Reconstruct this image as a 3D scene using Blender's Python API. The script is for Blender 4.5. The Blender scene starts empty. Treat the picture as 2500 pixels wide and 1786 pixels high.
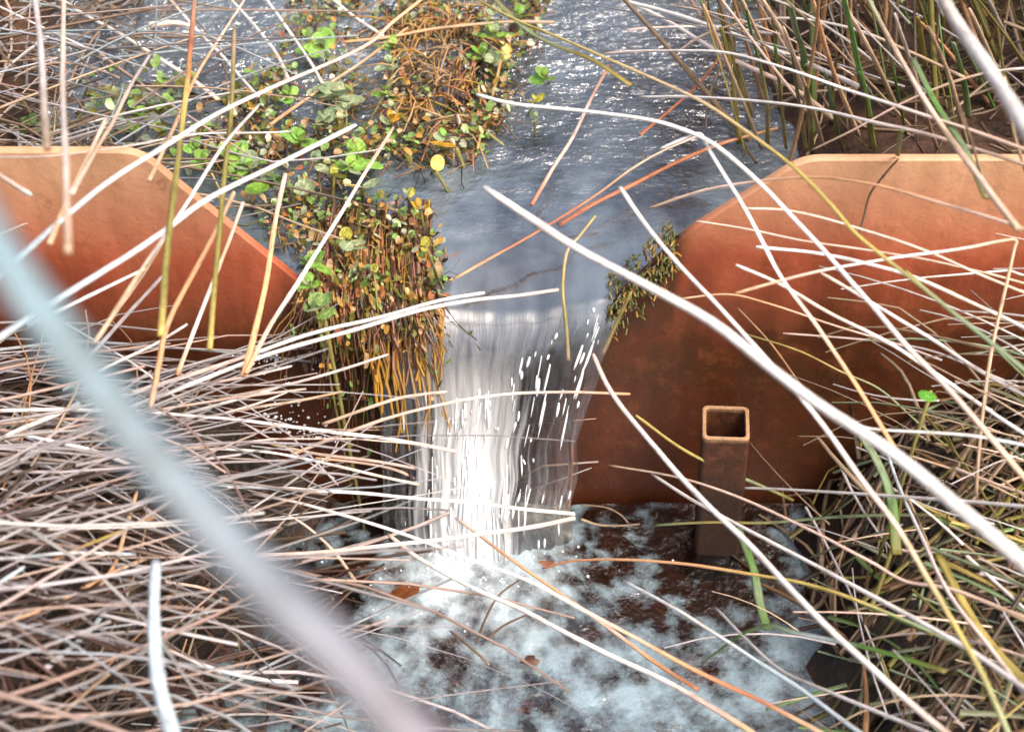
import bpy, math, random
import numpy as np
from mathutils import Vector, Matrix, noise

random.seed(7)
rng = np.random.default_rng(7)
sc = bpy.context.scene
COL = sc.collection

# ------------------------------------------------------------------ camera, sky, sun, exposure
F, CU, CV, PITCH = 3850.0, 1250.0, 893.0, math.radians(42)     # focal length and centre in photo pixels
CAM = np.array((0.0, -0.66, 0.698))
FWD = np.array((0, math.cos(PITCH), -math.sin(PITCH)))
UP = np.array((0, math.sin(PITCH), math.cos(PITCH)))
RIGHT = np.array((1.0, 0, 0))
cd = bpy.data.cameras.new('camera')
cam = bpy.data.objects.new('camera', cd); COL.objects.link(cam)
cam.location = CAM; cam.rotation_euler = (math.pi / 2 - PITCH, 0, 0)
cd.sensor_width = 36; cd.lens = 36 * F / 2500; cd.clip_start = 0.01; cd.clip_end = 300
cd.dof.use_dof = True; cd.dof.focus_distance = 0.88; cd.dof.aperture_fstop = 8.5
sc.camera = cam

SUN_EL, SUN_AZ = math.radians(57), math.radians(128)             # azimuth clockwise from +Y
w = bpy.data.worlds.new('World'); sc.world = w; w.use_nodes = True
nt = w.node_tree; nt.nodes.clear()
sky = nt.nodes.new('ShaderNodeTexSky'); sky.sky_type = 'NISHITA'; sky.sun_disc = False
sky.sun_elevation = SUN_EL; sky.sun_rotation = SUN_AZ; sky.dust_density = 10.0; sky.air_density = 1.0; sky.ozone_density = 1.0
bg = nt.nodes.new('ShaderNodeBackground'); bg.inputs['Strength'].default_value = 0.15
out = nt.nodes.new('ShaderNodeOutputWorld')
nt.links.new(sky.outputs[0], bg.inputs[0]); nt.links.new(bg.outputs[0], out.inputs[0])
sd = bpy.data.lights.new('sun', 'SUN'); sd.energy = 1.35; sd.angle = math.radians(20); sd.color = (1, 0.95, 0.90)
sun = bpy.data.objects.new('sun', sd); COL.objects.link(sun)
sdir = Vector((math.sin(SUN_AZ) * math.cos(SUN_EL), math.cos(SUN_AZ) * math.cos(SUN_EL), math.sin(SUN_EL)))
sun.rotation_euler = sdir.to_track_quat('Z', 'Y').to_euler(); sun.location = sdir * 5
vs = sc.view_settings
vs.view_transform = 'Standard'; vs.look = 'None'; vs.gamma = 1.0; vs.use_curve_mapping = False; vs.exposure = 0.9

# ------------------------------------------------------------------ projection and surfaces
def at(u, v, d):
    return CAM + d * (FWD + (u - CU) / F * RIGHT - (v - CV) / F * UP)
def on_z(u, v, z):
    r = FWD + (u - CU) / F * RIGHT - (v - CV) / F * UP
    return CAM + r * ((z - CAM[2]) / r[2])
def on_y(u, v, y):
    r = FWD + (u - CU) / F * RIGHT - (v - CV) / F * UP
    return CAM + r * ((y - CAM[1]) / r[1])
K = 1.1                                                          # picture reading scale
def smooth(a, b, x):
    t = min(1, max(0, (x - a) / (b - a))); return t * t * (3 - 2 * t)

POND = 0.165
NOTCH = [on_y(340, 362, 0), on_y(745, 690, 0), on_y(905, 860, 0), on_y(1385, 860, 0), on_y(1490, 735, 0), on_y(1672, 562, 0), on_y(1960, 381, 0)]
NX = [p[0] for p in NOTCH]; NZ = [p[2] for p in NOTCH]
ZL, ZR = NZ[0], NZ[-1]
def plate_top(x):
    if x <= NX[0]: return ZL
    if x >= NX[-1]: return ZR
    return float(np.interp(x, NX, NZ))
def low(x, y):                                                   # ground in front of the weir
    le = -0.085 + 0.35 * min(0, y) if y > -0.25 else -0.1725
    re = 0.150 - 0.10 * min(0, y) * 0 + 0.1 * max(-0.2, y)
    wob = 0.035 * noise.noise(Vector((x * 3, y * 16, 21))) + 0.012 * noise.noise(Vector((x * 9, y * 50, 22))); le += wob; re += wob
    l = smooth(0, 0.10, le - x) * (0.105 + 0.06 * smooth(0.04, 0.2, -y)) + max(0, le - 0.10 - x) * 0.12
    r = smooth(0, 0.10, x - re) * 0.10 + max(0, x - re - 0.10) * 0.12
    n = 0.012 * noise.noise(Vector((x * 14, y * 14, 1))) + 0.005 * noise.noise(Vector((x * 45, y * 45, 3)))
    return max(l, r) + n - 0.022
def pond_z(x, y):
    return POND - 0.024 * math.exp(-((y + 0.03) / 0.07) ** 2) * math.exp(-((x + 0.01) / 0.085) ** 2)
def high(x, y):                                                  # ground behind the weir
    l = smooth(0, 0.20, -0.165 - 0.20 * y - x) * 0.075 + max(0, -0.40 - x) * 0.15
    r = smooth(0, 0.10, x - 0.115) * 0.06 + max(0, x - 0.42) * 0.15
    b = max(0, y - 0.75) * 0.10
    n = 0.012 * noise.noise(Vector((x * 12, y * 12, 7))) + 0.004 * noise.noise(Vector((x * 50, y * 50, 9)))
    return 0.135 + max(l, r) + b + n
def ground(x, y):
    return max(low(x, y), 0.0) if y < 0 else max(high(x, y), pond_z(x, y))
def surf(u, v):
    d = 0.5
    while d < 1.8:
        p = at(u, v, d)
        if p[2] < ground(p[0], p[1]): return d
        if abs(p[1]) < 0.006 and p[2] < plate_top(p[0]): return d
        d += 0.005
    return d

# ------------------------------------------------------------------ materials
def mat(name):
    m = bpy.data.materials.new(name); m.use_nodes = True
    n = m.node_tree; n.nodes.clear()
    o = n.nodes.new('ShaderNodeOutputMaterial')
    return m, n, o
def N(n, t, **kw):
    x = n.nodes.new(t)
    for k, v in kw.items(): setattr(x, k, v)
    return x
def L(n, a, b): n.links.new(a, b)
def ramp(n, fac, stops):
    r = N(n, 'ShaderNodeValToRGB'); e = r.color_ramp.elements
    while len(e) < len(stops): e.new(0.5)
    for q, (p, c) in zip(e, stops):
        q.position = p; q.color = (*c, 1) if len(c) == 3 else c
    L(n, fac, r.inputs[0]); return r
def mixc(n, fac, a, b, blend='MIX'):
    m = N(n, 'ShaderNodeMix', data_type='RGBA', blend_type=blend)
    for s, val in ((0, fac), (6, a), (7, b)):
        if hasattr(val, 'is_linked') or hasattr(val, 'links'): L(n, val, m.inputs[s])
        else: m.inputs[s].default_value = val if s == 0 else (*val, 1)
    return m.outputs[2]
def math_(n, op, a, b=0.0, clamp=False):
    m = N(n, 'ShaderNodeMath', operation=op, use_clamp=clamp)
    for i, val in enumerate((a, b)):
        if hasattr(val, 'links'): L(n, val, m.inputs[i])
        else: m.inputs[i].default_value = val
    return m.outputs[0]
def tex(n, vec, scale, detail=4, rough=0.55, mapping=None):
    if mapping:
        mp = N(n, 'ShaderNodeMapping'); L(n, vec, mp.inputs[0]); mp.inputs['Scale'].default_value = mapping; vec = mp.outputs[0]
    t = N(n, 'ShaderNodeTexNoise'); L(n, vec, t.inputs['Vector'])
    t.inputs['Scale'].default_value = scale; t.inputs['Detail'].default_value = detail; t.inputs['Roughness'].default_value = rough
    return t.outputs['Fac']
def bump(n, h, strength, dist):
    b = N(n, 'ShaderNodeBump'); L(n, h, b.inputs['Height']); b.inputs['Strength'].default_value = strength; b.inputs['Distance'].default_value = dist
    return b.outputs[0]

def fibre_material(name, rough, spec, transl=0.0, amount=0.5):
    m, n, o = mat(name)
    c = N(n, 'ShaderNodeAttribute', attribute_name='tint'); f = N(n, 'ShaderNodeAttribute', attribute_name='fib')
    t = tex(n, f.outputs['Vector'], 1.0, 4, 0.6, (3.2, 3.2, 22))
    t2 = tex(n, f.outputs['Vector'], 1.0, 5, 0.65, (1.0, 1.0, 190))
    k = ramp(n, t, [(0.3, (1 - amount,) * 3), (0.62, (1.12,) * 3)])
    k2 = ramp(n, t2, [(0.30, (0.62, 0.52, 0.45)), (0.5, (1.0,) * 3)])
    col = mixc(n, 1.0, mixc(n, 1.0, c.outputs['Color'], k.outputs[0], 'MULTIPLY'), k2.outputs[0], 'MULTIPLY')
    p = N(n, 'ShaderNodeBsdfPrincipled'); L(n, col, p.inputs['Base Color'])
    p.inputs['Roughness'].default_value = rough; p.inputs['Specular IOR Level'].default_value = spec
    L(n, bump(n, t, 0.5, 0.0006), p.inputs['Normal'])
    if transl:
        tr = N(n, 'ShaderNodeBsdfTranslucent'); L(n, col, tr.inputs[0])
        mx = N(n, 'ShaderNodeMixShader'); mx.inputs[0].default_value = transl
        L(n, p.outputs[0], mx.inputs[1]); L(n, tr.outputs[0], mx.inputs[2]); L(n, mx.outputs[0], o.inputs[0])
    else: L(n, p.outputs[0], o.inputs[0])
    return m
M_STRAW = fibre_material('straw', 0.45, 0.45, 0.0, 0.42)
M_BLADE = fibre_material('grass_blade', 0.42, 0.5, 0.25, 0.4)
M_WEED = fibre_material('wet_weed', 0.25, 0.6, 0.15, 0.45)

def leaf_material():
    m, n, o = mat('cress_leaf')
    oi = N(n, 'ShaderNodeObjectInfo'); g = N(n, 'ShaderNodeTexCoord')
    t = tex(n, g.outputs['Object'], 3.0, 4)
    k = ramp(n, t, [(0.3, (0.55, 0.6, 0.45)), (0.65, (1.2, 1.15, 1.1))])
    col = mixc(n, 1.0, oi.outputs['Color'], k.outputs[0], 'MULTIPLY')
    p = N(n, 'ShaderNodeBsdfPrincipled'); L(n, col, p.inputs['Base Color']); p.inputs['Roughness'].default_value = 0.3
    p.inputs['Specular IOR Level'].default_value = 0.6
    L(n, bump(n, t, 0.35, 0.15), p.inputs['Normal'])
    tr = N(n, 'ShaderNodeBsdfTranslucent'); L(n, col, tr.inputs[0])
    mx = N(n, 'ShaderNodeMixShader'); mx.inputs[0].default_value = 0.25
    L(n, p.outputs[0], mx.inputs[1]); L(n, tr.outputs[0], mx.inputs[2]); L(n, mx.outputs[0], o.inputs[0])
    return m
M_LEAF = leaf_material()

def soil_material():
    m, n, o = mat('wet_soil')
    g = N(n, 'ShaderNodeTexCoord')
    t = tex(n, g.outputs['Object'], 22, 8, 0.65); t2 = tex(n, g.outputs['Object'], 130, 5, 0.6)
    c = ramp(n, t, [(0.3, (0.007, 0.005, 0.004)), (0.5, (0.022, 0.013, 0.008)), (0.72, (0.055, 0.032, 0.018))])
    sp = N(n, 'ShaderNodeSeparateXYZ'); L(n, g.outputs['Object'], sp.inputs[0])
    sed = ramp(n, t, [(0.36, (0.025, 0.010, 0.006)), (0.55, (0.13, 0.042, 0.018)), (0.70, (0.30, 0.10, 0.045))]).outputs[0]
    base = mixc(n, ramp(n, math_(n, 'ADD', sp.outputs[2], 0.1), [(0.095, (1,) * 3), (0.104, (0,) * 3)]).outputs[0], c.outputs[0], sed)
    p = N(n, 'ShaderNodeBsdfPrincipled'); L(n, mixc(n, 0.5, base, ramp(n, t2, [(0.3, (0.4,) * 3), (0.7, (1.3,) * 3)]).outputs[0], 'MULTIPLY'), p.inputs['Base Color'])
    p.inputs['Roughness'].default_value = 0.55
    L(n, bump(n, t2, 0.8, 0.004), p.inputs['Normal']); L(n, p.outputs[0], o.inputs[0]); return m
M_SOIL = soil_material()
def bed_material():
    m, n, o = mat('stream_bed')
    g = N(n, 'ShaderNodeTexCoord')
    t = tex(n, g.outputs['Object'], 30, 6, 0.6); t2 = tex(n, g.outputs['Object'], 140, 4, 0.6)
    c = ramp(n, t, [(0.3, (0.012, 0.007, 0.005)), (0.5, (0.045, 0.020, 0.010)), (0.72, (0.12, 0.055, 0.025))])
    p = N(n, 'ShaderNodeBsdfPrincipled'); L(n, mixc(n, 0.6, c.outputs[0], ramp(n, t2, [(0.3, (0.45,) * 3), (0.7, (1.3,) * 3)]).outputs[0], 'MULTIPLY'), p.inputs['Base Color'])
    p.inputs['Roughness'].default_value = 0.7
    L(n, bump(n, t2, 0.8, 0.004), p.inputs['Normal']); L(n, p.outputs[0], o.inputs[0]); return m
M_BED = bed_material()

def plate_material():
    m, n, o = mat('rusty_plate')
    g = N(n, 'ShaderNodeTexCoord'); V = g.outputs['Object']
    sep = N(n, 'ShaderNodeSeparateXYZ'); L(n, V, sep.inputs[0])
    t = tex(n, V, 9, 6, 0.6); tf = tex(n, V, 80, 6, 0.7); run = tex(n, V, 1.0, 5, 0.6, (55, 55, 7))
    base = ramp(n, t, [(0.32, (0.32, 0.074, 0.034)), (0.50, (0.43, 0.102, 0.046)), (0.66, (0.39, 0.130, 0.060))]).outputs[0]
    nz = math_(n, 'SUBTRACT', t, 0.5); tb = tex(n, V, 26, 6, 0.65); nb = math_(n, 'SUBTRACT', tb, 0.5)
    zz = math_(n, 'ADD', sep.outputs[2], math_(n, 'MULTIPLY', nz, 0.04))
    dry = ramp(n, zz, [(0.180, (0,) * 3), (0.240, (1,) * 3)]).outputs[0]                     # paler towards the top: light gradient put into the colour
    base = mixc(n, math_(n, 'MULTIPLY', dry, 0.85), base, (0.55, 0.33, 0.19))
    # wet algae, with shade of the lower plate put into the colour: a wavy high-water line, higher beside the notch on the right
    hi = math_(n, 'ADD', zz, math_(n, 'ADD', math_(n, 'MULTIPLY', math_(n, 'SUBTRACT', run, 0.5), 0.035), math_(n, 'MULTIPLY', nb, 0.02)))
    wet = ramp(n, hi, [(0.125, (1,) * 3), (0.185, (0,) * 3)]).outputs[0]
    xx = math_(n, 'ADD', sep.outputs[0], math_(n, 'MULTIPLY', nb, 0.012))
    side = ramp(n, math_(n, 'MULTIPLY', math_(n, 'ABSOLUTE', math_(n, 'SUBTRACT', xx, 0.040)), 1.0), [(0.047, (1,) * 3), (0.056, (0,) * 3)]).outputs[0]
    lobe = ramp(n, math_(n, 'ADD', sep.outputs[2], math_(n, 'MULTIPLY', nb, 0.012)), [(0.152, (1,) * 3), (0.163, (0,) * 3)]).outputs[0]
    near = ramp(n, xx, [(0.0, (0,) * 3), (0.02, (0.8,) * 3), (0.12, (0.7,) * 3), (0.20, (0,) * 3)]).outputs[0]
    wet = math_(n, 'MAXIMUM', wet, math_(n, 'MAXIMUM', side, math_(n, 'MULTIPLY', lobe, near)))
    alg_shade = mixc(n, ramp(n, tb, [(0.36, (0,) * 3), (0.60, (1,) * 3)]).outputs[0], (0.070, 0.019, 0.007), (0.026, 0.018, 0.006))
    alg_shade = mixc(n, ramp(n, tf, [(0.52, (0,) * 3), (0.66, (0.5,) * 3)]).outputs[0], alg_shade, (0.19, 0.062, 0.022))
    foot_shade = ramp(n, hi, [(0.02, (1,) * 3), (0.10, (0,) * 3)]).outputs[0]  # shade at the plate's foot, painted as a darker tone
    alg_shade = mixc(n, math_(n, 'MULTIPLY', foot_shade, 0.7), alg_shade, (0.055, 0.018, 0.008))
    base = mixc(n, math_(n, 'MULTIPLY', wet, 0.88), base, alg_shade)
    # rust speckle and drip runs
    spk = ramp(n, tf, [(0.58, (0,) * 3), (0.72, (1,) * 3)]).outputs[0]
    base = mixc(n, math_(n, 'MULTIPLY', spk, 0.5), base, (0.16, 0.05, 0.02))
    base = mixc(n, 0.55, base, ramp(n, run, [(0.3, (0.62, 0.58, 0.5)), (0.6, (1.08,) * 3)]).outputs[0], 'MULTIPLY')
    p = N(n, 'ShaderNodeBsdfPrincipled'); L(n, base, p.inputs['Base Color'])
    L(n, mixc(n, wet, (0.55,) * 3, (0.33,) * 3), p.inputs['Roughness']); p.inputs['Specular IOR Level'].default_value = 0.35
    L(n, bump(n, math_(n, 'ADD', tf, math_(n, 'MULTIPLY', tb, 1.2)), 0.5, 0.0018), p.inputs['Normal']); L(n, p.outputs[0], o.inputs[0]); return m
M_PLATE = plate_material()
def tube_material():
    m, n, o = mat('rusty_tube')
    g = N(n, 'ShaderNodeTexCoord'); t = tex(n, g.outputs['Object'], 120, 6, 0.7)
    c = ramp(n, t, [(0.3, (0.035, 0.013, 0.006)), (0.5, (0.085, 0.028, 0.011)), (0.7, (0.15, 0.055, 0.022))])
    sp = N(n, 'ShaderNodeSeparateXYZ'); L(n, g.outputs['Object'], sp.inputs[0])
    zz = math_(n, 'ADD', sp.outputs[2], math_(n, 'MULTIPLY', math_(n, 'SUBTRACT', t, 0.5), 0.004))
    rim = ramp(n, math_(n, 'MULTIPLY', zz, -1.0), [(0.0008, (0.8,) * 3), (0.0022, (0,) * 3)]).outputs[0]
    tube_shade = ramp(n, math_(n, 'MULTIPLY', zz, -1.0), [(0.015, (0,) * 3), (0.05, (0.85,) * 3)]).outputs[0]  # tube darkens downwards: shade painted into its colour
    col = mixc(n, tube_shade, mixc(n, rim, c.outputs[0], (0.46, 0.27, 0.14)), (0.032, 0.014, 0.007))
    p = N(n, 'ShaderNodeBsdfPrincipled'); L(n, col, p.inputs['Base Color']); p.inputs['Roughness'].default_value = 0.55
    L(n, bump(n, t, 0.9, 0.0015), p.inputs['Normal']); L(n, p.outputs[0], o.inputs[0]); return m
M_TUBE = tube_material()

def water_material(name, tint, scale, mapping, strength, ior, foam=None, dist=0.004, rough=0.04, foamcol=(0.92, 0.95, 0.97), chop=0.0):
    m, n, o = mat(name)
    g = N(n, 'ShaderNodeTexCoord'); V = g.outputs['Object']
    if mapping == 'flow':
        a = N(n, 'ShaderNodeAttribute', attribute_name='flow'); V = a.outputs['Vector']
        h = tex(n, V, 1.0, 5, 0.6, (150, 11, 1)); h2 = tex(n, V, 1.0, 4, 0.6, (330, 26, 1))
    else:
        h = tex(n, V, scale, 4, 0.55, mapping); h2 = tex(n, V, scale * 2.7, 3, 0.55, mapping)
    hh = math_(n, 'ADD', h, math_(n, 'MULTIPLY', h2, 0.45))
    sp = N(n, 'ShaderNodeSeparateXYZ'); L(n, V, sp.inputs[0])
    nb = N(n, 'ShaderNodeBump'); L(n, hh, nb.inputs['Height']); nb.inputs['Distance'].default_value = dist; nor = nb.outputs[0]
    calm = [(0.0, (0.02,) * 3), (0.060, (0.10,) * 3), (0.11, (1,) * 3)] if mapping == 'flow' else [(0.03, (0.03,) * 3), (0.14, (1,) * 3)]
    if mapping == 'flow' or chop: L(n, math_(n, 'MULTIPLY', ramp(n, sp.outputs[1], calm).outputs[0], strength), nb.inputs['Strength'])
    else: nb.inputs['Strength'].default_value = strength
    if mapping != 'flow' and chop:
        ch = tex(n, V, 135, 3, 0.55, (1, 1.5, 1)); b2 = N(n, 'ShaderNodeBump'); L(n, ch, b2.inputs['Height']); b2.inputs['Distance'].default_value = 0.010
        L(n, math_(n, 'MULTIPLY', ramp(n, sp.outputs[1], [(0.03, (0.02,) * 3), (0.10, (0.42,) * 3), (0.24, (1,) * 3)]).outputs[0], chop), b2.inputs['Strength']); L(n, nor, b2.inputs['Normal']); nor = b2.outputs[0]
    tr = N(n, 'ShaderNodeBsdfTransparent'); tr.inputs[0].default_value = (*tint, 1)
    gl = N(n, 'ShaderNodeBsdfGlossy'); gl.inputs['Roughness'].default_value = rough; gl.inputs['Color'].default_value = (1, 1, 1, 1); L(n, nor, gl.inputs['Normal'])
    fr = N(n, 'ShaderNodeFresnel'); fr.inputs['IOR'].default_value = ior
    if mapping == 'flow': L(n, math_(n, 'ADD', math_(n, 'MULTIPLY', ramp(n, sp.outputs[1], [(0.0, (1,) * 3), (0.075, (0,) * 3)]).outputs[0], 3.2 - ior), ior), fr.inputs['IOR'])
    L(n, nor, fr.inputs['Normal'])
    mx = N(n, 'ShaderNodeMixShader'); L(n, fr.outputs[0], mx.inputs[0]); L(n, tr.outputs[0], mx.inputs[1]); L(n, gl.outputs[0], mx.inputs[2])
    res = mx.outputs[0]
    if foam:
        fac, fcol = foam(n, V, g.outputs['Object'])
        df = N(n, 'ShaderNodeBsdfPrincipled'); L(n, fcol, df.inputs['Base Color']); df.inputs['Roughness'].default_value = 0.25; L(n, nor, df.inputs['Normal'])
        m2 = N(n, 'ShaderNodeMixShader'); L(n, fac, m2.inputs[0]); L(n, res, m2.inputs[1]); L(n, df.outputs[0], m2.inputs[2]); res = m2.outputs[0]
    L(n, res, o.inputs[0]); return m
def foam_glint_fall(n, V, O):
    s = N(n, 'ShaderNodeSeparateXYZ'); L(n, V, s.inputs[0])
    a = tex(n, V, 1.0, 4, 0.6, (210, 9, 1)); b = tex(n, V, 1.0, 3, 0.5, (40, 4, 1))
    grow = ramp(n, s.outputs[1], [(0.06, (0,) * 3), (0.12, (0.6,) * 3), (0.16, (1,) * 3)]).outputs[0]
    mid = ramp(n, math_(n, 'ABSOLUTE', math_(n, 'SUBTRACT', s.outputs[0], 0.062)), [(0.008, (1,) * 3), (0.05, (0.22,) * 3)]).outputs[0]  # bright middle: sun and sky glint painted as white foam
    mm = math_(n, 'MULTIPLY', math_(n, 'ADD', a, math_(n, 'MULTIPLY', b, 0.8)), 1.0)
    mm = math_(n, 'ADD', mm, math_(n, 'MULTIPLY', math_(n, 'SUBTRACT', mid, 0.45), 0.5))
    k = ramp(n, mm, [(0.84, (0,) * 3), (1.02, (1,) * 3)]).outputs[0]
    f = math_(n, 'MULTIPLY', math_(n, 'MULTIPLY', k, grow), math_(n, 'MULTIPLY', mid, 0.82), True)
    sl = math_(n, 'MULTIPLY', sky_tint(n, V, O)[0], ramp(n, s.outputs[1], [(0.04, (1,) * 3), (0.13, (0.25,) * 3)]).outputs[0])
    return math_(n, 'MAXIMUM', f, sl), mixc(n, ramp(n, f, [(0.0, (0,) * 3), (0.3, (1,) * 3)]).outputs[0], SKY_TINT, (0.93, 0.95, 0.97))
SKY_TINT = (0.36, 0.46, 0.55)
def sky_tint(n, V, O):                                               # pale sky reflection put into the water as a cloudy colour
    a = tex(n, O, 14, 5, 0.6, (1.0, 0.6, 1.0))
    return ramp(n, a, [(0.38, (0.02,) * 3), (0.62, (0.30,) * 3)]).outputs[0], mixc(n, 0.0, SKY_TINT, SKY_TINT)
def foam_sky_pool(n, V, O):  # foam, with pale sky reflection of the ripples put into its colour
    a = tex(n, O, 17, 6, 0.6); b = tex(n, O, 70, 5, 0.65)
    mm = math_(n, 'ADD', a, math_(n, 'MULTIPLY', math_(n, 'SUBTRACT', b, 0.5), 0.75))
    ds = N(n, 'ShaderNodeVectorMath', operation='DISTANCE'); L(n, O, ds.inputs[0]); ds.inputs[1].default_value = (-0.03, -0.065, 0)
    mm = math_(n, 'ADD', mm, ramp(n, ds.outputs['Value'], [(0.0, (0.22,) * 3), (0.06, (0.07,) * 3), (0.13, (0.02,) * 3)]).outputs[0])
    for c_, r_, q_ in (((0.11, -0.02, 0), 0.10, 0.30), ((-0.11, -0.08, 0), 0.07, 0.16)):  # foam cleared: by the tube as painted shade, on the left for brown water
        d2 = N(n, 'ShaderNodeVectorMath', operation='DISTANCE'); L(n, O, d2.inputs[0]); d2.inputs[1].default_value = c_
        mm = math_(n, 'SUBTRACT', mm, ramp(n, d2.outputs['Value'], [(0.02, (q_,) * 3), (r_, (0.0,) * 3)]).outputs[0])
    k = ramp(n, mm, [(0.41, (0,) * 3), (0.70, (1,) * 3)]).outputs[0]
    return math_(n, 'MULTIPLY', k, 0.74), mixc(n, ramp(n, ds.outputs['Value'], [(0.02, (1,) * 3), (0.08, (0,) * 3)]).outputs[0], (0.34, 0.47, 0.54), (0.58, 0.68, 0.74))
M_POND = water_material('pond_water', (0.62, 0.50, 0.40), 75, (1.0, 1.5, 1.0), 0.6, 3.2, sky_tint, 0.004, 0.05, (0.36, 0.40, 0.45), 0.62)
M_FALL = water_material('falling_water', (0.84, 0.62, 0.42), 1, 'flow', 0.9, 2.3, foam_glint_fall, 0.003, 0.10)
M_POOL = water_material('pool_water', (0.66, 0.52, 0.42), 55, (1, 1, 1), 0.6, 2.1, foam_sky_pool, 0.005, 0.08, (0.40, 0.53, 0.59))
def foam_material():
    m, n, o = mat('foam'); p = N(n, 'ShaderNodeBsdfPrincipled'); p.inputs['Base Color'].default_value = (0.85, 0.88, 0.9, 1)
    p.inputs['Roughness'].default_value = 0.12; p.inputs['Specular IOR Level'].default_value = 0.8; L(n, p.outputs[0], o.inputs[0]); return m
M_FOAM = foam_material()

# ------------------------------------------------------------------ mesh helpers
class Buf:
    def __init__(s): s.v = []; s.f = []; s.c = []; s.a = []
    def tube(s, pts, rad, cols, sides=6, flat=1.0, up=None, seed=0.0, caps=True):
        pts = np.asarray(pts, float); n = len(pts); b = len(s.v)
        tan = np.gradient(pts, axis=0); tan /= np.linalg.norm(tan, axis=1)[:, None] + 1e-12
        ref = np.array((0.1, 0.2, 1.0)) if up is None else np.asarray(up, float)
        if abs(np.dot(tan[n // 2], ref / np.linalg.norm(ref))) > 0.95: ref = np.array((0.3, 1.0, 0.1))
        ln = 0.0
        for i in range(n):
            if i: ln += float(np.linalg.norm(pts[i] - pts[i - 1]))
            x = np.cross(tan[i], ref); x /= np.linalg.norm(x) + 1e-12
            y = np.cross(x, tan[i])
            for k in range(sides):
                a = 2 * math.pi * k / sides
                s.v.append(tuple(pts[i] + rad[i] * (math.cos(a) * x + flat * math.sin(a) * y)))
                s.c.append((*cols[i], 1.0)); s.a.append((math.cos(a) + seed, math.sin(a) + seed * 1.7, ln + seed * 3))
        for i in range(n - 1):
            for k in range(sides):
                k2 = (k + 1) % sides
                s.f.append((b + i * sides + k, b + i * sides + k2, b + (i + 1) * sides + k2, b + (i + 1) * sides + k))
        if caps:
            s.f.append(tuple(b + k for k in range(sides))[::-1]); s.f.append(tuple(b + (n - 1) * sides + k for k in range(sides)))
    def poly(s, verts, faces, col, seed=0.0):
        b = len(s.v)
        for q in verts: s.v.append(tuple(q)); s.c.append((*col, 1)); s.a.append((q[0] * 60 + seed, q[1] * 60 + seed, q[2] * 20))
        for f in faces: s.f.append(tuple(b + i for i in f))
    def mesh(s, name):
        me = bpy.data.meshes.new(name); me.from_pydata(s.v, [], s.f)
        at_ = me.attributes.new('tint', 'FLOAT_COLOR', 'POINT'); at_.data.foreach_set('color', np.array(s.c, 'f').ravel())
        a2 = me.attributes.new('fib', 'FLOAT_VECTOR', 'POINT'); a2.data.foreach_set('vector', np.array(s.a, 'f').ravel())
        me.polygons.foreach_set('use_smooth', [True] * len(me.polygons)); me.update()
        return me
    def build(s, name, m, parent=None):
        me = s.mesh(name); me.materials.append(m)
        o = bpy.data.objects.new(name, me); COL.objects.link(o)
        if parent: o.parent = parent
        return o
def tag(o, label=None, cat=None, group=None, kind=None):
    if label: o['label'] = label
    if cat: o['category'] = cat
    if group: o['group'] = group
    if kind: o['kind'] = kind
    return o
def mesh_obj(name, v, f, m, parent=None, smooth_=True):
    me = bpy.data.meshes.new(name); me.from_pydata([tuple(q) for q in v], [], f); me.materials.append(m)
    if smooth_: me.polygons.foreach_set('use_smooth', [True] * len(me.polygons))
    o = bpy.data.objects.new(name, me); COL.objects.link(o)
    if parent: o.parent = parent
    return o
def grid(xs, ys, fz):
    v = [(x, y, fz(x, y)) for y in ys for x in xs]; nx = len(xs)
    f = [(j * nx + i, j * nx + i + 1, (j + 1) * nx + i + 1, (j + 1) * nx + i) for j in range(len(ys) - 1) for i in range(nx - 1)]
    return v, f
def catmull(p, n):
    p = np.asarray(p, float); q = np.vstack([2 * p[0] - p[1], p, 2 * p[-1] - p[-2]])
    out = []; m = len(p) - 1
    for k in range(n):
        t = k / (n - 1) * m; i = min(int(t), m - 1); u = t - i
        a, b, c, d = q[i:i + 4]
        out.append(0.5 * (2 * b + (c - a) * u + (2 * a - 5 * b + 4 * c - d) * u * u + (3 * b - a - 3 * c + d) * u ** 3))
    return np.array(out)

# ------------------------------------------------------------------ setting
def axis(*segs):                                                 # (start, stop, step) pieces, each stopping before the next begins
    return [round(x, 5) for q in segs for x in np.arange(q[0], q[1] - 1e-6, q[2])]
xs = axis((-30, -2, 4), (-2, -0.45, 0.08), (-0.45, 0.45, 0.01), (0.45, 2, 0.08), (2, 31, 4))
v, f = grid(xs, axis((-26, -2, 4), (-2, -0.35, 0.08), (-0.35, -0.005, 0.01)) + [-0.005], low)
tag(mesh_obj('downstream_ground', v, f, M_SOIL), 'dark wet soil banks and bed below the weir', 'ground', kind='structure')
v, f = grid(xs, [0.0042] + axis((0.005, 0.5, 0.01), (0.5, 2, 0.06), (2, 41, 4)), lambda x, y: high(x, y) if y > 0.0045 else -0.12)
tag(mesh_obj('upstream_ground', v, f, M_BED), 'brown muddy stream bed and banks above the weir', 'ground', kind='structure')

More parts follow.
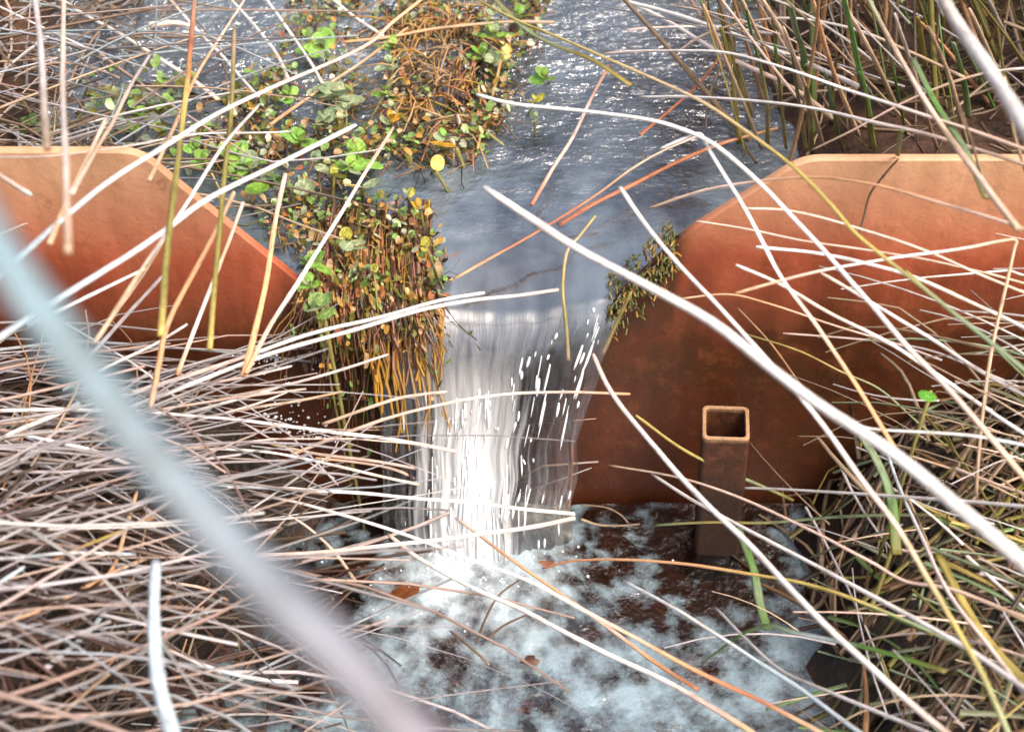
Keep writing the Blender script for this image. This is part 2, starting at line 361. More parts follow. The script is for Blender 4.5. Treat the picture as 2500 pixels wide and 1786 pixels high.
def pond_ripple(x, y):
    a = 0.0014 * noise.noise(Vector((x * 30, y * 60, 0))) + 0.0009 * noise.noise(Vector((x * 80, y * 120, 4)))
    return pond_z(x, y) + a * smooth(0.0, 0.12, y) * 1.5 + 0.0002
XA, XB, YA = -0.084, 0.060, 0.0485                                # the strip where the stream bends over the notch
v, f = grid(axis((-0.9, -0.3, 0.05), (-0.3, 0.36, 0.004), (0.36, 0.95, 0.05)), axis((0.0045, 0.45, 0.004), (0.45, 1.2, 0.04)), pond_ripple)
def in_strip(q):
    x = sum(v[i][0] for i in q) / 4; y = sum(v[i][1] for i in q) / 4
    return XA < x < XB and y < YA
f = [q for q in f if not in_strip(q)]
tag(mesh_obj('stream_water', v, f, M_POND), 'shallow rippled stream water above the weir', 'water', kind='structure')
def pool_ripple(x, y):
    d = math.hypot(x + 0.01, y + 0.05)
    return 0.0025 * noise.noise(Vector((x * 38, y * 38, 2))) * (0.4 + 2.6 * math.exp(-(d / 0.07) ** 2)) + 0.0012 * noise.noise(Vector((x * 100, y * 100, 5)))
v, f = grid(list(np.arange(-0.30, 0.30, 0.004)), list(np.arange(-0.60, -0.004, 0.004)), pool_ripple)
tag(mesh_obj('pool_water', v, f, M_POOL), 'foamy pool under the waterfall', 'water', kind='structure')

# waterfall: a sheet that bends over the notch, with ridges along the flow
NU, NV = 100, 110
verts = []; flow = []
for j in range(NV):
    t = j / (NV - 1)
    for i in range(NU):
        s_ = i / (NU - 1)
        if t < 0.25:
            q = t / 0.25; x = XA + (XB - XA) * s_; y = YA * (1 - q)
            z = pond_ripple(x, y) + 0.0012 * noise.noise(Vector((s_ * 14, t * 4, 0))) * smooth(0.2, 1, q); fall_len = 0.05 * q
        else:
            q = (t - 0.25) / 0.75
            xl = XA + 0.010 * min(1, q * 1.6) + 0.004 * noise.noise(Vector((q * 6, 1, 1))) * q; xr = XB - 0.026 * smooth(0, 0.9, q) + 0.006 * noise.noise(Vector((q * 7, 9, 1))) * smooth(0, 0.3, q)
            x = xl + (xr - xl) * s_ + 0.0016 * q * noise.noise(Vector((s_ * 9, q * 3, 8)))
            z0 = pond_ripple(x, 0); y = -0.054 * q * (0.75 + 0.25 * math.sin(math.pi * s_))
            z = z0 - 0.012 * q - (z0 - 0.007) * q ** 2 - 0.005 * (abs(s_ - 0.5) * 2) ** 6 * smooth(0, 0.15, q)
            n_ = noise.noise(Vector((s_ * 20, q * 2.0, 0))) * 0.0024 + noise.noise(Vector((s_ * 52, q * 4.0, 3))) * 0.0013
            y -= n_ * smooth(0.12, 0.6, q) * 1.4; z += n_ * 0.4 * smooth(0.1, 0.5, q) + 0.0012 * noise.noise(Vector((s_ * 14, t * 4, 0))) * (1 - smooth(0, 0.4, q))
            fall_len = 0.05 + (0.35 * q + 0.65 * q * q) * 0.165
        verts.append((x, y, z)); flow.append((s_, fall_len, 0))
faces = [((j + 1) * NU + i, (j + 1) * NU + i + 1, j * NU + i + 1, j * NU + i) for j in range(NV - 1) for i in range(NU - 1)]
fall = mesh_obj('waterfall', verts, faces, M_FALL)
fl = fall.data.attributes.new('flow', 'FLOAT_VECTOR', 'POINT')
sc_ = [(a * 0.14, b, c) for a, b, c in flow]
fl.data.foreach_set('vector', np.array(sc_, 'f').ravel())
tag(fall, 'thin sheet of water pouring over the weir notch', 'water', kind='structure')

# ------------------------------------------------------------------ weir plate and tube
def weir_plate():
    T = 0.0055
    prof = [(-1.1, -0.15), (-1.1, ZL)] + [(a, b) for a, b in zip(NX, NZ)] + [(1.1, ZR), (1.1, -0.15)]
    # rounded corners on the cut edge
    pr = []
    n = len(prof)
    for i, p in enumerate(prof):
        if 2 <= i <= n - 3:
            a = np.array(prof[i - 1]); b = np.array(p); c = np.array(prof[i + 1])
            r = min(0.010, 0.4 * np.linalg.norm(a - b), 0.4 * np.linalg.norm(c - b))
            q0 = b + (a - b) / np.linalg.norm(a - b) * r; q1 = b + (c - b) / np.linalg.norm(c - b) * r
            for t in (0, 0.25, 0.5, 0.75, 1): pr.append(tuple((1 - t) ** 2 * q0 + 2 * t * (1 - t) * b + t * t * q1))
        else: pr.append(p)
    m = len(pr); ch = 0.0011
    cen = []
    def inset(k):
        a = np.array(pr[k - 1]); b = np.array(pr[k]); c = np.array(pr[(k + 1) % m])
        d1 = (b - a) / (np.linalg.norm(b - a) + 1e-9); d2 = (c - b) / (np.linalg.norm(c - b) + 1e-9)
        nn = np.array((d1[1] + d2[1], -(d1[0] + d2[0]))); nn /= np.linalg.norm(nn) + 1e-9
        return b + nn * ch
    ins = [inset(k) for k in range(m)]
    v = [(x, -T / 2, z) for x, z in ins] + [(x, -T / 2 + ch, z) for x, z in pr] + [(x, T / 2 - ch, z) for x, z in pr] + [(x, T / 2, z) for x, z in ins]
    f = [tuple(range(m)), tuple(range(3 * m, 4 * m))[::-1]]
    for r in range(3):
        for k in range(m): f.append((r * m + k, r * m + (k + 1) % m, (r + 1) * m + (k + 1) % m, (r + 1) * m + k))
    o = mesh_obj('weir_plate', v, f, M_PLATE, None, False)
    return tag(o, 'rusty orange brown weir plate with a wide notch the stream pours through', 'weir plate')
weir_plate()

def square_tube():
    c = on_y(1772, 1030, -0.040); cx, cy, top = c[0], c[1], c[2]
    R0, W, h = 0.0128, 0.0022, -0.08
    def ring(r, z, cor=0.003, k=4):
        pts = []
        for sx, sy, a0 in ((1, 1, 0), (-1, 1, 90), (-1, -1, 180), (1, -1, 270)):
            for i in range(k + 1):
                a = math.radians(a0 + 90 * i / k); pts.append((sx * (r - cor) + cor * math.cos(a), sy * (r - cor) + cor * math.sin(a), z))
        return pts
    zt = 0
    rings = [ring(R0, h - top), ring(R0, zt - 0.0006), ring(R0 - 0.0005, zt), ring(R0 - W + 0.0004, zt, 0.0022), ring(R0 - W, zt - 0.0006, 0.002), ring(R0 - W, zt - 0.20, 0.002)]
    v = [q for r in rings for q in r]; m = len(rings[0]); f = []
    for r in range(len(rings) - 1):
        for k in range(m): f.append((r * m + k, r * m + (k + 1) % m, (r + 1) * m + (k + 1) % m, (r + 1) * m + k))
    f.append(tuple(range(5 * m, 6 * m)))
    o = mesh_obj('square_tube', v, f, M_TUBE, None, False)
    o.location = (cx, cy, top); o.rotation_euler = (math.radians(2), math.radians(-2), math.radians(-5))
    tag(o, 'rusty hollow square steel tube standing upright in front of the weir plate', 'steel tube')
square_tube()
# ------------------------------------------------------------------ single stems, each traced from its place and laid on what is beneath it
W = (0.80, 0.765, 0.73); P = (0.72, 0.53, 0.44); O = (0.66, 0.36, 0.18); T = (0.52, 0.38, 0.25); G = (0.50, 0.46, 0.46)
B = (0.46, 0.55, 0.60); Y = (0.44, 0.35, 0.10); V = (0.23, 0.20, 0.05); E = (0.13, 0.27, 0.06); R = (0.42, 0.15, 0.07); S = (0.24, 0.31, 0.18)
D = (0.13, 0.08, 0.05); X = (0.28, 0.20, 0.13)
def lay(pts, lift):
    """photo polyline -> points in the world: a straight run in depth that clears the surfaces by the given heights"""
    uv = catmull([(x * K, y * K) for x, y in pts], max(16, 6 * len(pts)))
    ph = random.random() * 50; tn = np.gradient(uv, axis=0); tn /= np.linalg.norm(tn, axis=1)[:, None] + 1e-9
    for k in range(len(uv)): uv[k] += np.array((-tn[k][1], tn[k][0])) * 3.2 * noise.noise(Vector((uv[k][0] * 0.006 + ph, uv[k][1] * 0.006, ph)))   # slight crookedness
    seg = np.r_[0, np.cumsum(np.linalg.norm(np.diff(uv, axis=0), axis=1))]; t = seg / seg[-1]
    l0, l1 = lift if isinstance(lift, tuple) else (lift, lift)
    need = []
    for k in range(len(uv)):
        u, v = min(2600, max(-100, uv[k][0])), min(1880, max(-80, uv[k][1]))
        need.append(1.0 / (surf(u, v) - (l0 + (l1 - l0) * t[k])))
    need = np.array(need)
    b, a = np.polyfit(t, need, 1)
    inv = a + b * t; gap = (need - inv).max()
    inv = inv + max(0.0, gap) * 0.92
    return uv, t, 1.0 / inv
def stem(name, cat, label, cols, width, lift, pts, group=None, flat=1.0, tip=0.75, m=None, depth=None):
    uv, t, d = lay(pts, lift) if depth is None else (lambda q: (q, np.linspace(0, 1, len(q)), np.full(len(q), depth)))(catmull([(x * K, y * K) for x, y in pts], 24))
    n = len(uv)
    p = np.array([at(uv[k][0], uv[k][1], d[k]) for k in range(n)])
    w0, w1 = width if isinstance(width, tuple) else (width * tip, width)
    dm = float(np.mean(d))
    ph = random.random() * 9
    rad = []; nodes = {random.randrange(2, n - 2) for _ in range(random.choice((0, 1, 1, 2)))}
    for k in range(n):
        wd = (w0 + (w1 - w0) * t[k]) * K
        r = 0.5 * wd * dm / F
        r *= 1 + 0.12 * noise.noise(Vector((t[k] * 7, ph, 0)))
        if k in nodes: r *= 1.18
        rad.append(r)
    if flat == 1.0: rad[0] *= 0.8
    cols = cols if isinstance(cols, list) else [cols]
    cc = []
    j = random.uniform(0.9, 1.08)
    for k in range(n):
        q = t[k] * (len(cols) - 1); i = min(int(q), len(cols) - 1); i2 = min(i + 1, len(cols) - 1); fr = q - i
        bl = (1 + 0.22 * noise.noise(Vector((t[k] * 11, ph, 5)))) * (0.72 if k in nodes else 1)
        cc.append(tuple(min(0.85, max(0.01, (cols[i][c] * (1 - fr) + cols[i2][c] * fr) * j * bl)) for c in range(3)))
    bf = Buf(); bf.tube(p, rad, cc, 8, flat if flat < 1 else random.uniform(0.6, 1.0), None, random.random() * 5)
    o = bf.build(name, m or (M_BLADE if flat < 1 else M_STRAW))
    me = o.data; c0 = p[n // 2]
    me.transform(Matrix.Translation(Vector(-c0))); o.location = c0
    return tag(o, label, cat, group)
def straw(label, cols, width, lift, *pts, group=None): return stem('dry_straw', 'dry straw', label, cols, width, lift, pts, group)
def blade(label, cols, width, lift, *pts, group=None): return stem('grass_blade', 'grass blade', label, cols, (width * 0.85, width), lift, pts, group, 0.35)
def reed(label, cols, width, lift, *pts, group=None): return stem('reed_stem', 'reed', label, cols, width, lift, pts, group)

# close to the lens
stem('reed_stem', 'reed', 'thick blurred grey blue reed crossing the lower corner very close to the lens', [(0.13, 0.24, 0.29), (0.15, 0.225, 0.265), (0.16, 0.175, 0.21), (0.19, 0.17, 0.195)], (112, 158), 0,
     [(-150, 300), (-30, 520), (130, 740), (330, 1000), (560, 1265), (760, 1460), (930, 1650), (1060, 1800)], depth=0.215)
# white and warm straws over the right half
straw('thickest white straw, its tip over the stream above the fall, running to the right edge', [W, W, W], (20, 38), (0.16, 0.24), (1075, 415), (1300, 562), (1560, 702), (1780, 870), (1980, 1003), (2120, 1120), (2300, 1272), (2420, 1380))
straw('long white straw arching from the stream over the weir notch then running down right', [W, W, W, W, P, O], 13, (0.06, 0.08), (1058, 209), (1150, 232), (1300, 247), (1420, 262), (1500, 283), (1590, 325), (1690, 410), (1793, 518), (1923, 662), (2016, 770), (2120, 878), (2272, 1058), (2350, 1150))
straw('white straw sharply bent at its top, hanging over the right edge of the notch', [W, W, W, P, O, O], 12, (0.07, 0.07), (1466, 330), (1520, 306), (1553, 296), (1572, 325), (1642, 443), (1690, 535), (1742, 626), (1833, 752), (1905, 860), (1984, 993))
straw('long white straw with tip over the notch, turning yellow green at the lower edge', [W, W, W, P, Y, S], 14, (0.09, 0.13), (1377, 415), (1450, 520), (1530, 612), (1620, 705), (1717, 812), (1815, 930), (1897, 1042), (1995, 1175), (2066, 1294), (2138, 1420), (2185, 1510), (2260, 1680))
straw('white straw from the right margin of the waterfall down to the bottom edge', [P, W, W, W, W, P], 15, (0.06, 0.11), (1316, 786), (1350, 860), (1420, 952), (1500, 1045), (1560, 1108), (1650, 1195), (1760, 1312), (1870, 1425), (2000, 1540), (2130, 1650))
straw('white straw starting below the square tube and running down to the lower right', [W, W, W, W, G], 13, (0.05, 0.09), (1447, 1052), (1530, 1105), (1650, 1170), (1800, 1248), (1950, 1330), (2080, 1400), (2180, 1460), (2320, 1560))
straw('pinkish tan straw passing just below the square tube', [T, P, P, P, T], 9, (0.045, 0.06), (1350, 1030), (1460, 1050), (1560, 1075), (1680, 1120), (1800, 1175), (1930, 1245), (2010, 1290), (2120, 1310), (2320, 1390))
straw('white straw lying nearly level across the bank below the square tube', [W, W, W, W], 11, (0.05, 0.10), (1610, 1080), (1800, 1090), (2000, 1100), (2150, 1112), (2330, 1130))
straw('short white straw branching level out of the thickest white straw', [W, W, B], 11, (0.16, 0.16), (1885, 936), (1940, 953), (2066, 960), (2180, 970), (2320, 996))
straw('tan straw arching low over the upper part of the right plate', [T, P, O, O, P, T], 9, (0.02, 0.05), (1440, 462), (1540, 428), (1635, 408), (1779, 392), (1923, 407), (2103, 454), (2320, 524))
straw('yellow tan stalk crossing diagonally from the water weed over the right plate', [V, Y, T, Y, Y, S, S], 11, (0.05, 0.09), (1040, -10), (1150, 45), (1249, 88), (1411, 157), (1545, 218), (1635, 277), (1754, 364), (1851, 461), (1902, 518), (2013, 612), (2175, 741), (2330, 868))
straw('pale pink straw lying across the rounded clean patch of the right plate', [P, P, P, T], 9, (0.02, 0.06), (1652, 462), (1761, 468), (1923, 513), (2067, 562), (2180, 610), (2330, 672))
straw('thin pink straw just under the pale pink one on the right plate', [P, P, T], 7, (0.02, 0.05), (1545, 490), (1671, 511), (1815, 540), (1995, 565), (2150, 596), (2320, 640))
straw('white straw with blunt tip near the middle of the right plate', [W, W, P, G], 11, (0.03, 0.07), (1678, 547), (1815, 563), (1995, 603), (2175, 680), (2320, 750))
straw('bent straw folded at a right angle beside the right plate', [O, P, W, T, T, T, X], 9, (0.05, 0.06), (1632, 650), (1779, 610), (1923, 582), (2139, 551), (2225, 535), (2254, 534), (2248, 560), (2222, 680), (2196, 806), (2175, 986), (2166, 1100))
straw('white straw with round tip on the lower right plate, running right under the others', [W, P, W, G, B], 12, (0.03, 0.07), (1633, 587), (1736, 632), (1851, 698), (1977, 762), (2067, 824), (2273, 961), (2350, 1010))
straw('grey white straw in the middle of the bundle beside the right plate', [P, W, G, G], 11, (0.03, 0.07), (1822, 605), (1923, 664), (2067, 752), (2175, 824), (2330, 905))
straw('thin orange straw curving over the lower right plate', [T, O, P, G], 6, (0.012, 0.04), (1513, 662), (1617, 654), (1707, 674), (1851, 720), (1977, 759), (2090, 800))
straw('thin pale straw ending ragged on the brown lower right plate', [P, G, G], 7, (0.015, 0.05), (1738, 738), (1887, 752), (1995, 763), (2103, 790), (2310, 880))
straw('yellow green thin stalk across the dark lower right plate', [V, Y, S, V], 7, (0.015, 0.04), (1655, 742), (1779, 781), (1869, 824), (1952, 862), (2031, 932), (2100, 990))
straw('olive stalk crossing beside the opening of the square tube', [Y, Y, S, V], 9, (0.06, 0.06), (1411, 921), (1500, 985), (1581, 1029), (1678, 1073), (1760, 1110))
straw('brown thin straw leaning down the right plate above the tube', [X, O, T], 7, (0.02, 0.03), (1640, 683), (1714, 763), (1779, 857), (1810, 900))
straw('short olive twig beside the right margin of the waterfall', [Y, Y, T], 9, (0.02, 0.02), (1402, 648), (1370, 712), (1336, 785))
straw('olive stalk dipping into the water at the crest of the fall', [Y, T, Y, V, X], 9, (0.03, 0.02), (1322, 478), (1285, 524), (1257, 560), (1249, 640), (1256, 720), (1262, 800))
straw('orange to yellow straw curving over the foam of the pool', [R, O, O, Y, Y, S, V], 9, (0.05, 0.06), (1205, 1262), (1260, 1246), (1330, 1240), (1420, 1242), (1520, 1252), (1680, 1275), (1820, 1303), (1940, 1346), (2080, 1408), (2200, 1470))
straw('blue white straw lying over the lower right end of the pool', [B, W, B, B, B], 12, (0.05, 0.09), (1385, 1287), (1500, 1350), (1600, 1415), (1680, 1468), (1780, 1532), (1910, 1625), (1960, 1660))
straw('grey straw beside the blue white one on the lower bank', [G, G, W, G], 10, (0.05, 0.08), (1588, 1348), (1670, 1431), (1740, 1490), (1850, 1537), (2000, 1600), (2140, 1660))
straw('grey straw slanting steeply through the lower right tangle', [B, G, P, G], 11, (0.06, 0.10), (1965, 1000), (1990, 1065), (2045, 1193), (2103, 1312), (2193, 1431), (2320, 1600))
straw('tan straw in the lower right tangle, arching near the green bent blade', [T, P, G, P, T], 8, (0.03, 0.06), (1890, 1435), (1960, 1412), (2060, 1405), (2150, 1420), (2240, 1445), (2330, 1480))
straw('dull tan straw crossing the dark tangle at the right edge', [X, T, T], 9, (0.03, 0.05), (2090, 1290), (2160, 1325), (2240, 1360), (2330, 1402))
straw('brown upright straw in the dark tangle right of the thick white one', [T, X, X], 8, (0.03, 0.04), (2010, 1090), (2048, 1180), (2075, 1260))
# pale straws of the lower centre
straw('white straw with its tip beside the waterfall crest, upper of the pair', [W, W, W, P, G], 12, (0.05, 0.08), (1076, 650), (980, 667), (850, 702), (700, 738), (560, 785), (420, 832), (250, 885))
straw('long white straw reaching farthest over the waterfall crest', [P, W, W, W, W, G], 14, (0.06, 0.09), (1240, 642), (1150, 655), (1050, 667), (930, 690), (780, 733), (600, 785), (440, 845), (270, 912))
straw('pink white straw arching across the middle of the waterfall', [O, P, W, P, P, T], 9, (0.05, 0.06), (1399, 874), (1320, 872), (1220, 872), (1120, 876), (1000, 892), (870, 926), (750, 968), (640, 1012))
straw('short pink straw jointed in the middle, left of the waterfall', [P, P, T], 9, (0.04, 0.05), (992, 868), (900, 880), (820, 905), (715, 940))
straw('white straw with a drop at its tip, left of the waterfall', [W, W, P, T], 10, (0.04, 0.05), (862, 787), (770, 815), (690, 838), (600, 862), (480, 886))
straw('white straw sloping gently to the left margin of the waterfall', [W, W, W, P], 11, (0.07, 0.06), (300, 910), (450, 925), (600, 940), (760, 960), (880, 977), (1012, 1003))
straw('white straw ending bluntly at the lower right margin of the waterfall', [B, W, W, W, W], 12, (0.08, 0.07), (470, 1078), (600, 1083), (700, 1087), (900, 1102), (1100, 1121), (1275, 1139))
straw('white straw rising to meet the blunt ended one at the fall\'s foot', [G, P, W, W, P], 12, (0.07, 0.06), (540, 1232), (700, 1225), (900, 1206), (1100, 1180), (1210, 1163), (1276, 1150))
straw('long white straw turning orange over the pool, running to the bottom right', [G, W, W, W, P, O, R, T], 12, (0.08, 0.08), (560, 1095), (700, 1125), (860, 1172), (1040, 1240), (1180, 1292), (1330, 1372), (1540, 1484), (1700, 1560), (1850, 1640))
straw('white straw over the pool foam that turns ochre at the bottom edge', [P, W, W, W, W, P, Y], 13, (0.07, 0.08), (862, 1186), (930, 1238), (1050, 1303), (1180, 1363), (1330, 1442), (1480, 1512), (1600, 1580), (1720, 1660))
straw('orange pink straw crossing the foot of the waterfall', [P, O, O, P, O, R], 10, (0.05, 0.06), (1012, 1148), (1110, 1222), (1200, 1285), (1330, 1376), (1440, 1460), (1550, 1530))
straw('thin white straw fanning out above the foot of the fall, upper', [W, W, P], 9, (0.06, 0.05), (330, 994), (540, 998), (648, 1011), (818, 1050), (930, 1075))
straw('thin white straw curving down from the fan to the brown pool edge', [W, P, T], 8, (0.05, 0.05), (600, 1130), (670, 1160), (740, 1220), (790, 1290))
straw('pink straw ending just left of the splash', [T, P, P], 8, (0.05, 0.04), (600, 985), (720, 1010), (850, 1025), (980, 1050))
straw('rust pink straw lying over the white splash', [O, P, O], 8, (0.045, 0.04), (700, 1015), (830, 1030), (910, 1055), (1000, 1110))
straw('short white straw pointing at the dark wet gap left of the fall', [W, P, G], 9, (0.05, 0.06), (648, 811), (560, 832), (480, 848), (389, 864))
straw('thin white straw below the short one at the dark wet gap', [W, W, G], 9, (0.05, 0.06), (644, 850), (580, 872), (522, 888), (400, 920))
straw('thin pale straw along the lower side of the dark wet gap', [W, P, G], 8, (0.05, 0.06), (641, 866), (590, 888), (520, 912), (400, 945))
straw('reddish tan straw crossing the dark wet gap', [O, P, T], 8, (0.04, 0.05), (760, 868), (660, 890), (560, 905), (440, 932))
# straws over the left plate
straw('long white straw from the water weed curving down over the left plate', [O, P, W, W, B, B], 13, (0.06, 0.12), (945, -8), (870, 52), (818, 97), (700, 155), (612, 191), (500, 245), (403, 300), (260, 392), (140, 484), (36, 578), (-60, 660))
straw('white straw with blunt tip in the cress, crossing the whole left plate', [W, W, W, B, B], 17, (0.07, 0.14), (789, 277), (640, 352), (468, 438), (360, 517), (223, 605), (108, 677), (-20, 760))
straw('straw leaning from the cress to the left plate foot, white above, orange below', [T, P, W, W, P, O], 11, (0.03, 0.07), (872, 282), (800, 398), (740, 498), (660, 628), (600, 722), (545, 828))
straw('orange straw standing before the right end of the left plate', [P, O, O, O], 14, (0.03, 0.06), (632, 385), (615, 470), (597, 590), (573, 705), (540, 835))
straw('thin striped tan straw between two orange ones on the left plate', [P, T, W, O], 11, (0.03, 0.06), (540, 448), (504, 545), (468, 640), (430, 735), (392, 832))
straw('thick orange straw leaning over the middle of the left plate', [T, O, O, O, T], 15, (0.04, 0.08), (520, 425), (472, 525), (414, 636), (371, 727), (353, 806), (333, 905))
reed('tall olive stalk with frayed brown top standing before the left plate', [X, R, Y, V, V, V, Y], (12, 14), (0.12, 0.06), (432, -20), (424, 80), (416, 180), (402, 288), (389, 396), (374, 520), (355, 745))
reed('shorter olive stalk near the right end of the left plate', [X, V, V, V, Y], (10, 12), (0.10, 0.05), (520, 60), (512, 250), (492, 440), (480, 600), (465, 775))
straw('pale tan straw leaning on the lower left plate', [P, T, T, P], 11, (0.03, 0.06), (400, 478), (370, 525), (317, 610), (228, 726))
straw('grey straw leaning low across the left plate', [G, G, B], 11, (0.04, 0.07), (362, 612), (300, 680), (230, 757), (180, 810))
straw('grey white straw ending in front of the olive stalk', [W, W, B], 12, (0.05, 0.09), (322, 595), (240, 635), (137, 686), (60, 722))
straw('white straw pointing up at the dark foot of the left plate', [W, W, B], 11, (0.05, 0.08), (415, 718), (330, 770), (223, 822), (140, 866))
straw('thin white straw sloping the other way below the left plate', [B, W, P], 7, (0.06, 0.06), (144, 716), (220, 760), (313, 818), (420, 905))
straw('thin white straw lying along the top edge of the left plate', [G, P, W, W], 7, (0.03, 0.03), (-20, 350), (120, 345), (252, 328), (400, 303), (504, 296), (650, 292))
straw('short thick pinkish straw with blunt tip at the far left of the left plate', [W, P, P], (15, 13), (0.08, 0.10), (69, 433), (20, 402), (-60, 350))
straw('pale straw running from the speckled water down over the left plate', [G, W, W, T, T], 10, (0.06, 0.09), (576, 230), (497, 322), (414, 452), (324, 584), (210, 760))
straw('orange tan straw rising over the far left of the left plate', [P, T, O, T], 13, (0.06, 0.09), (237, 262), (200, 340), (155, 432), (110, 540))
straw('greyish straw from the upper tangle to the top of the left plate', [G, P, T, P], 11, (0.07, 0.07), (336, 115), (290, 190), (252, 268), (212, 332), (160, 430))
straw('pink grey blurred straw standing before the left plate, upright', [P, P, G, P, T], 14, (0.20, 0.22), (143, -20), (140, 90), (139, 180), (144, 324), (147, 450), (152, 560))
straw('dull grey blurred straw standing near the upper left corner', [G, G, X], 17, (0.20, 0.20), (78, -20), (90, 108), (98, 240), (104, 330))
straw('long white straw from the top edge to the speckled water', [W, W, W, P], 11, (0.05, 0.04), (125, -8), (200, 40), (270, 78), (414, 169), (484, 222))
straw('white straw slanting through the top edge over the speckled water', [W, W, P], 8, (0.05, 0.04), (505, -8), (562, 55), (612, 119), (640, 176))
straw('white straw bending down beside the cress near the top edge', [W, W, P], 8, (0.05, 0.04), (585, -8), (648, 79), (690, 140), (716, 186))
straw('thin white straw by the frayed brown top of the olive stalk', [P, W, G], 8, (0.05, 0.04), (370, -8), (440, 70), (500, 130), (575, 215))
straw('pinkish straw crossing behind the frayed brown stalk top', [P, O, T], 9, (0.05, 0.05), (548, -8), (490, 80), (430, 180), (390, 275), (330, 400))
straw('frayed pale straw end in the tangle near the top left', [P, P, G], (17, 9), (0.09, 0.08), (330, 55), (390, 50), (432, 60))
straw('tan straw across the top of the water weed', [O, O, T, T], 8, (0.04, 0.04), (760, 95), (870, 82), (990, 60), (1120, 50), (1230, 48))
straw('orange straw from the weed forking off the long white one', [O, T, O], 8, (0.03, 0.03), (905, 60), (820, 125), (720, 195), (600, 278))
straw('short white straw in the weed near the top edge', [W, W], 8, (0.03, 0.03), (730, -8), (790, 40), (850, 80))
# reddish stems over the stream
straw('pinkish red stem leaning over the rippled stream', [R, P, P, R], 9, (0.03, 0.01), (1352, 145), (1310, 225), (1270, 305), (1225, 375), (1180, 455))
straw('long thin red brown stem sweeping from the bend of the white straw into the stream', [P, T, R, R, O], 8, (0.05, 0.01), (1552, 300), (1470, 335), (1400, 375), (1310, 440), (1180, 520), (1010, 618))
straw('thick red brown stem lying over the stream beside the notch', [O, R, R, R], 12, (0.03, 0.01), (1725, 285), (1600, 318), (1500, 362), (1400, 412), (1320, 452), (1240, 500))
straw('red stem at the margin of the stream by the reeds', [R, R, R], 8, (0.02, 0.02), (1625, 90), (1560, 175), (1480, 250), (1420, 300))
straw('short tan straw floating just above the right notch edge', [T, P], 7, (0.02, 0.02), (1440, 462), (1500, 440), (1570, 418))
# upper right
straw('thick white blurred straw in the upper right corner close to the lens', [P, W, W, W], (30, 36), (0.30, 0.30), (2060, -60), (2100, 10), (2139, 72), (2211, 180), (2280, 290), (2380, 450))
straw('white straw from the top edge sloping right, uppermost of the long ones', [W, W, W, G], 12, (0.06, 0.07), (1290, -25), (1370, -2), (1455, 20), (1560, 52), (1656, 86), (1815, 151), (1905, 193))
straw('second white straw from the top edge, just under the uppermost', [W, W, P, T], 11, (0.05, 0.06), (1330, -20), (1430, 22), (1500, 60), (1600, 120), (1750, 190), (1850, 262))
straw('white tan straw running across the feet of the green reeds', [P, W, W, W, P, T], 11, (0.05, 0.10), (1338, 119), (1455, 113), (1599, 116), (1743, 151), (1887, 202), (2066, 259), (2330, 350))
straw('white straw running level then down behind the top of the right plate', [W, W, W, P, T], 10, (0.05, 0.07), (1420, 216), (1540, 216), (1671, 223), (1815, 241), (1959, 274), (2085, 306), (2320, 382))
straw('tan straw arching among the tops of the green reeds', [P, T, W, T, T], 8, (0.08, 0.10), (1500, 120), (1560, 80), (1635, 54), (1725, 41), (1815, 47), (1923, 76), (2030, 120), (2140, 172))
straw('grey straw rising to the right across the other straws of the upper right', [X, P, T, W], 9, (0.04, 0.14), (1800, 335), (1900, 283), (2031, 216), (2175, 164), (2320, 148))
straw('tan grey stout straw leaning down past the right plate top', [S, T, P, T, P, T], 15, (0.13, 0.10), (1918, -20), (1960, 60), (2031, 187), (2121, 324), (2185, 410), (2260, 510))
straw('level grey straw with upper end among the reeds', [P, W, G], 9, (0.05, 0.06), (1390, 68), (1460, 62), (1600, 60), (1740, 78))
RD = [('dry orange reed at the stream margin, first of the tussock', [O, T, X], 11, (1560, 10), (1620, 150), (1690, 330)), ('dry tan reed leaning beside the first bright green blade', [T, P, X], 12, (1690, -10), (1760, 120), (1790, 250)),
 ('stout orange brown reed left of the tall bright green blade', [O, O, T], 14, (1800, -10), (1850, 160), (1905, 300)), ('grey reed just behind the yellow ochre blade', [G, T, X], 11, (1985, 30), (2040, 200), (2080, 330)),
 ('dull brown reed beside the shaded green blade', [X, T, X], 12, (2060, 60), (2110, 180), (2150, 330)), ('brown reed hidden behind the thick white blurred straw', [T, X, X], 13, (2150, 20), (2220, 170), (2290, 300)),
 ('thin pinkish reed between the first bright blade and the broad cut blade', [P, O, T], 10, (1640, -10), (1700, 120), (1740, 240)), ('pinkish tan reed right of the tall bright green blade', [P, T, X], 13, (1860, -10), (1925, 100), (1990, 240)),
 ('grey brown reed in the top right corner of the tussock', [G, X, X], 12, (2190, -10), (2240, 90), (2300, 180)), ('short dark reed crossing the end of the long grey green blade', [X, X, T], 10, (2120, 210), (2160, 330), (2190, 440)),
 ('tan reed under the arching tan straw, running to the plate top', [T, T, X], 11, (1740, 60), (1790, 200), (1830, 330)), ('brown reed standing at the right edge below the thick white straw', [T, X, X], 11, (2230, 170), (2250, 290), (2290, 420))]
for lb, co, wd, a, b, c in RD: reed(lb, co, wd, (0.22, 0.01), a, b, c, group='dry brown reeds of the tussock')
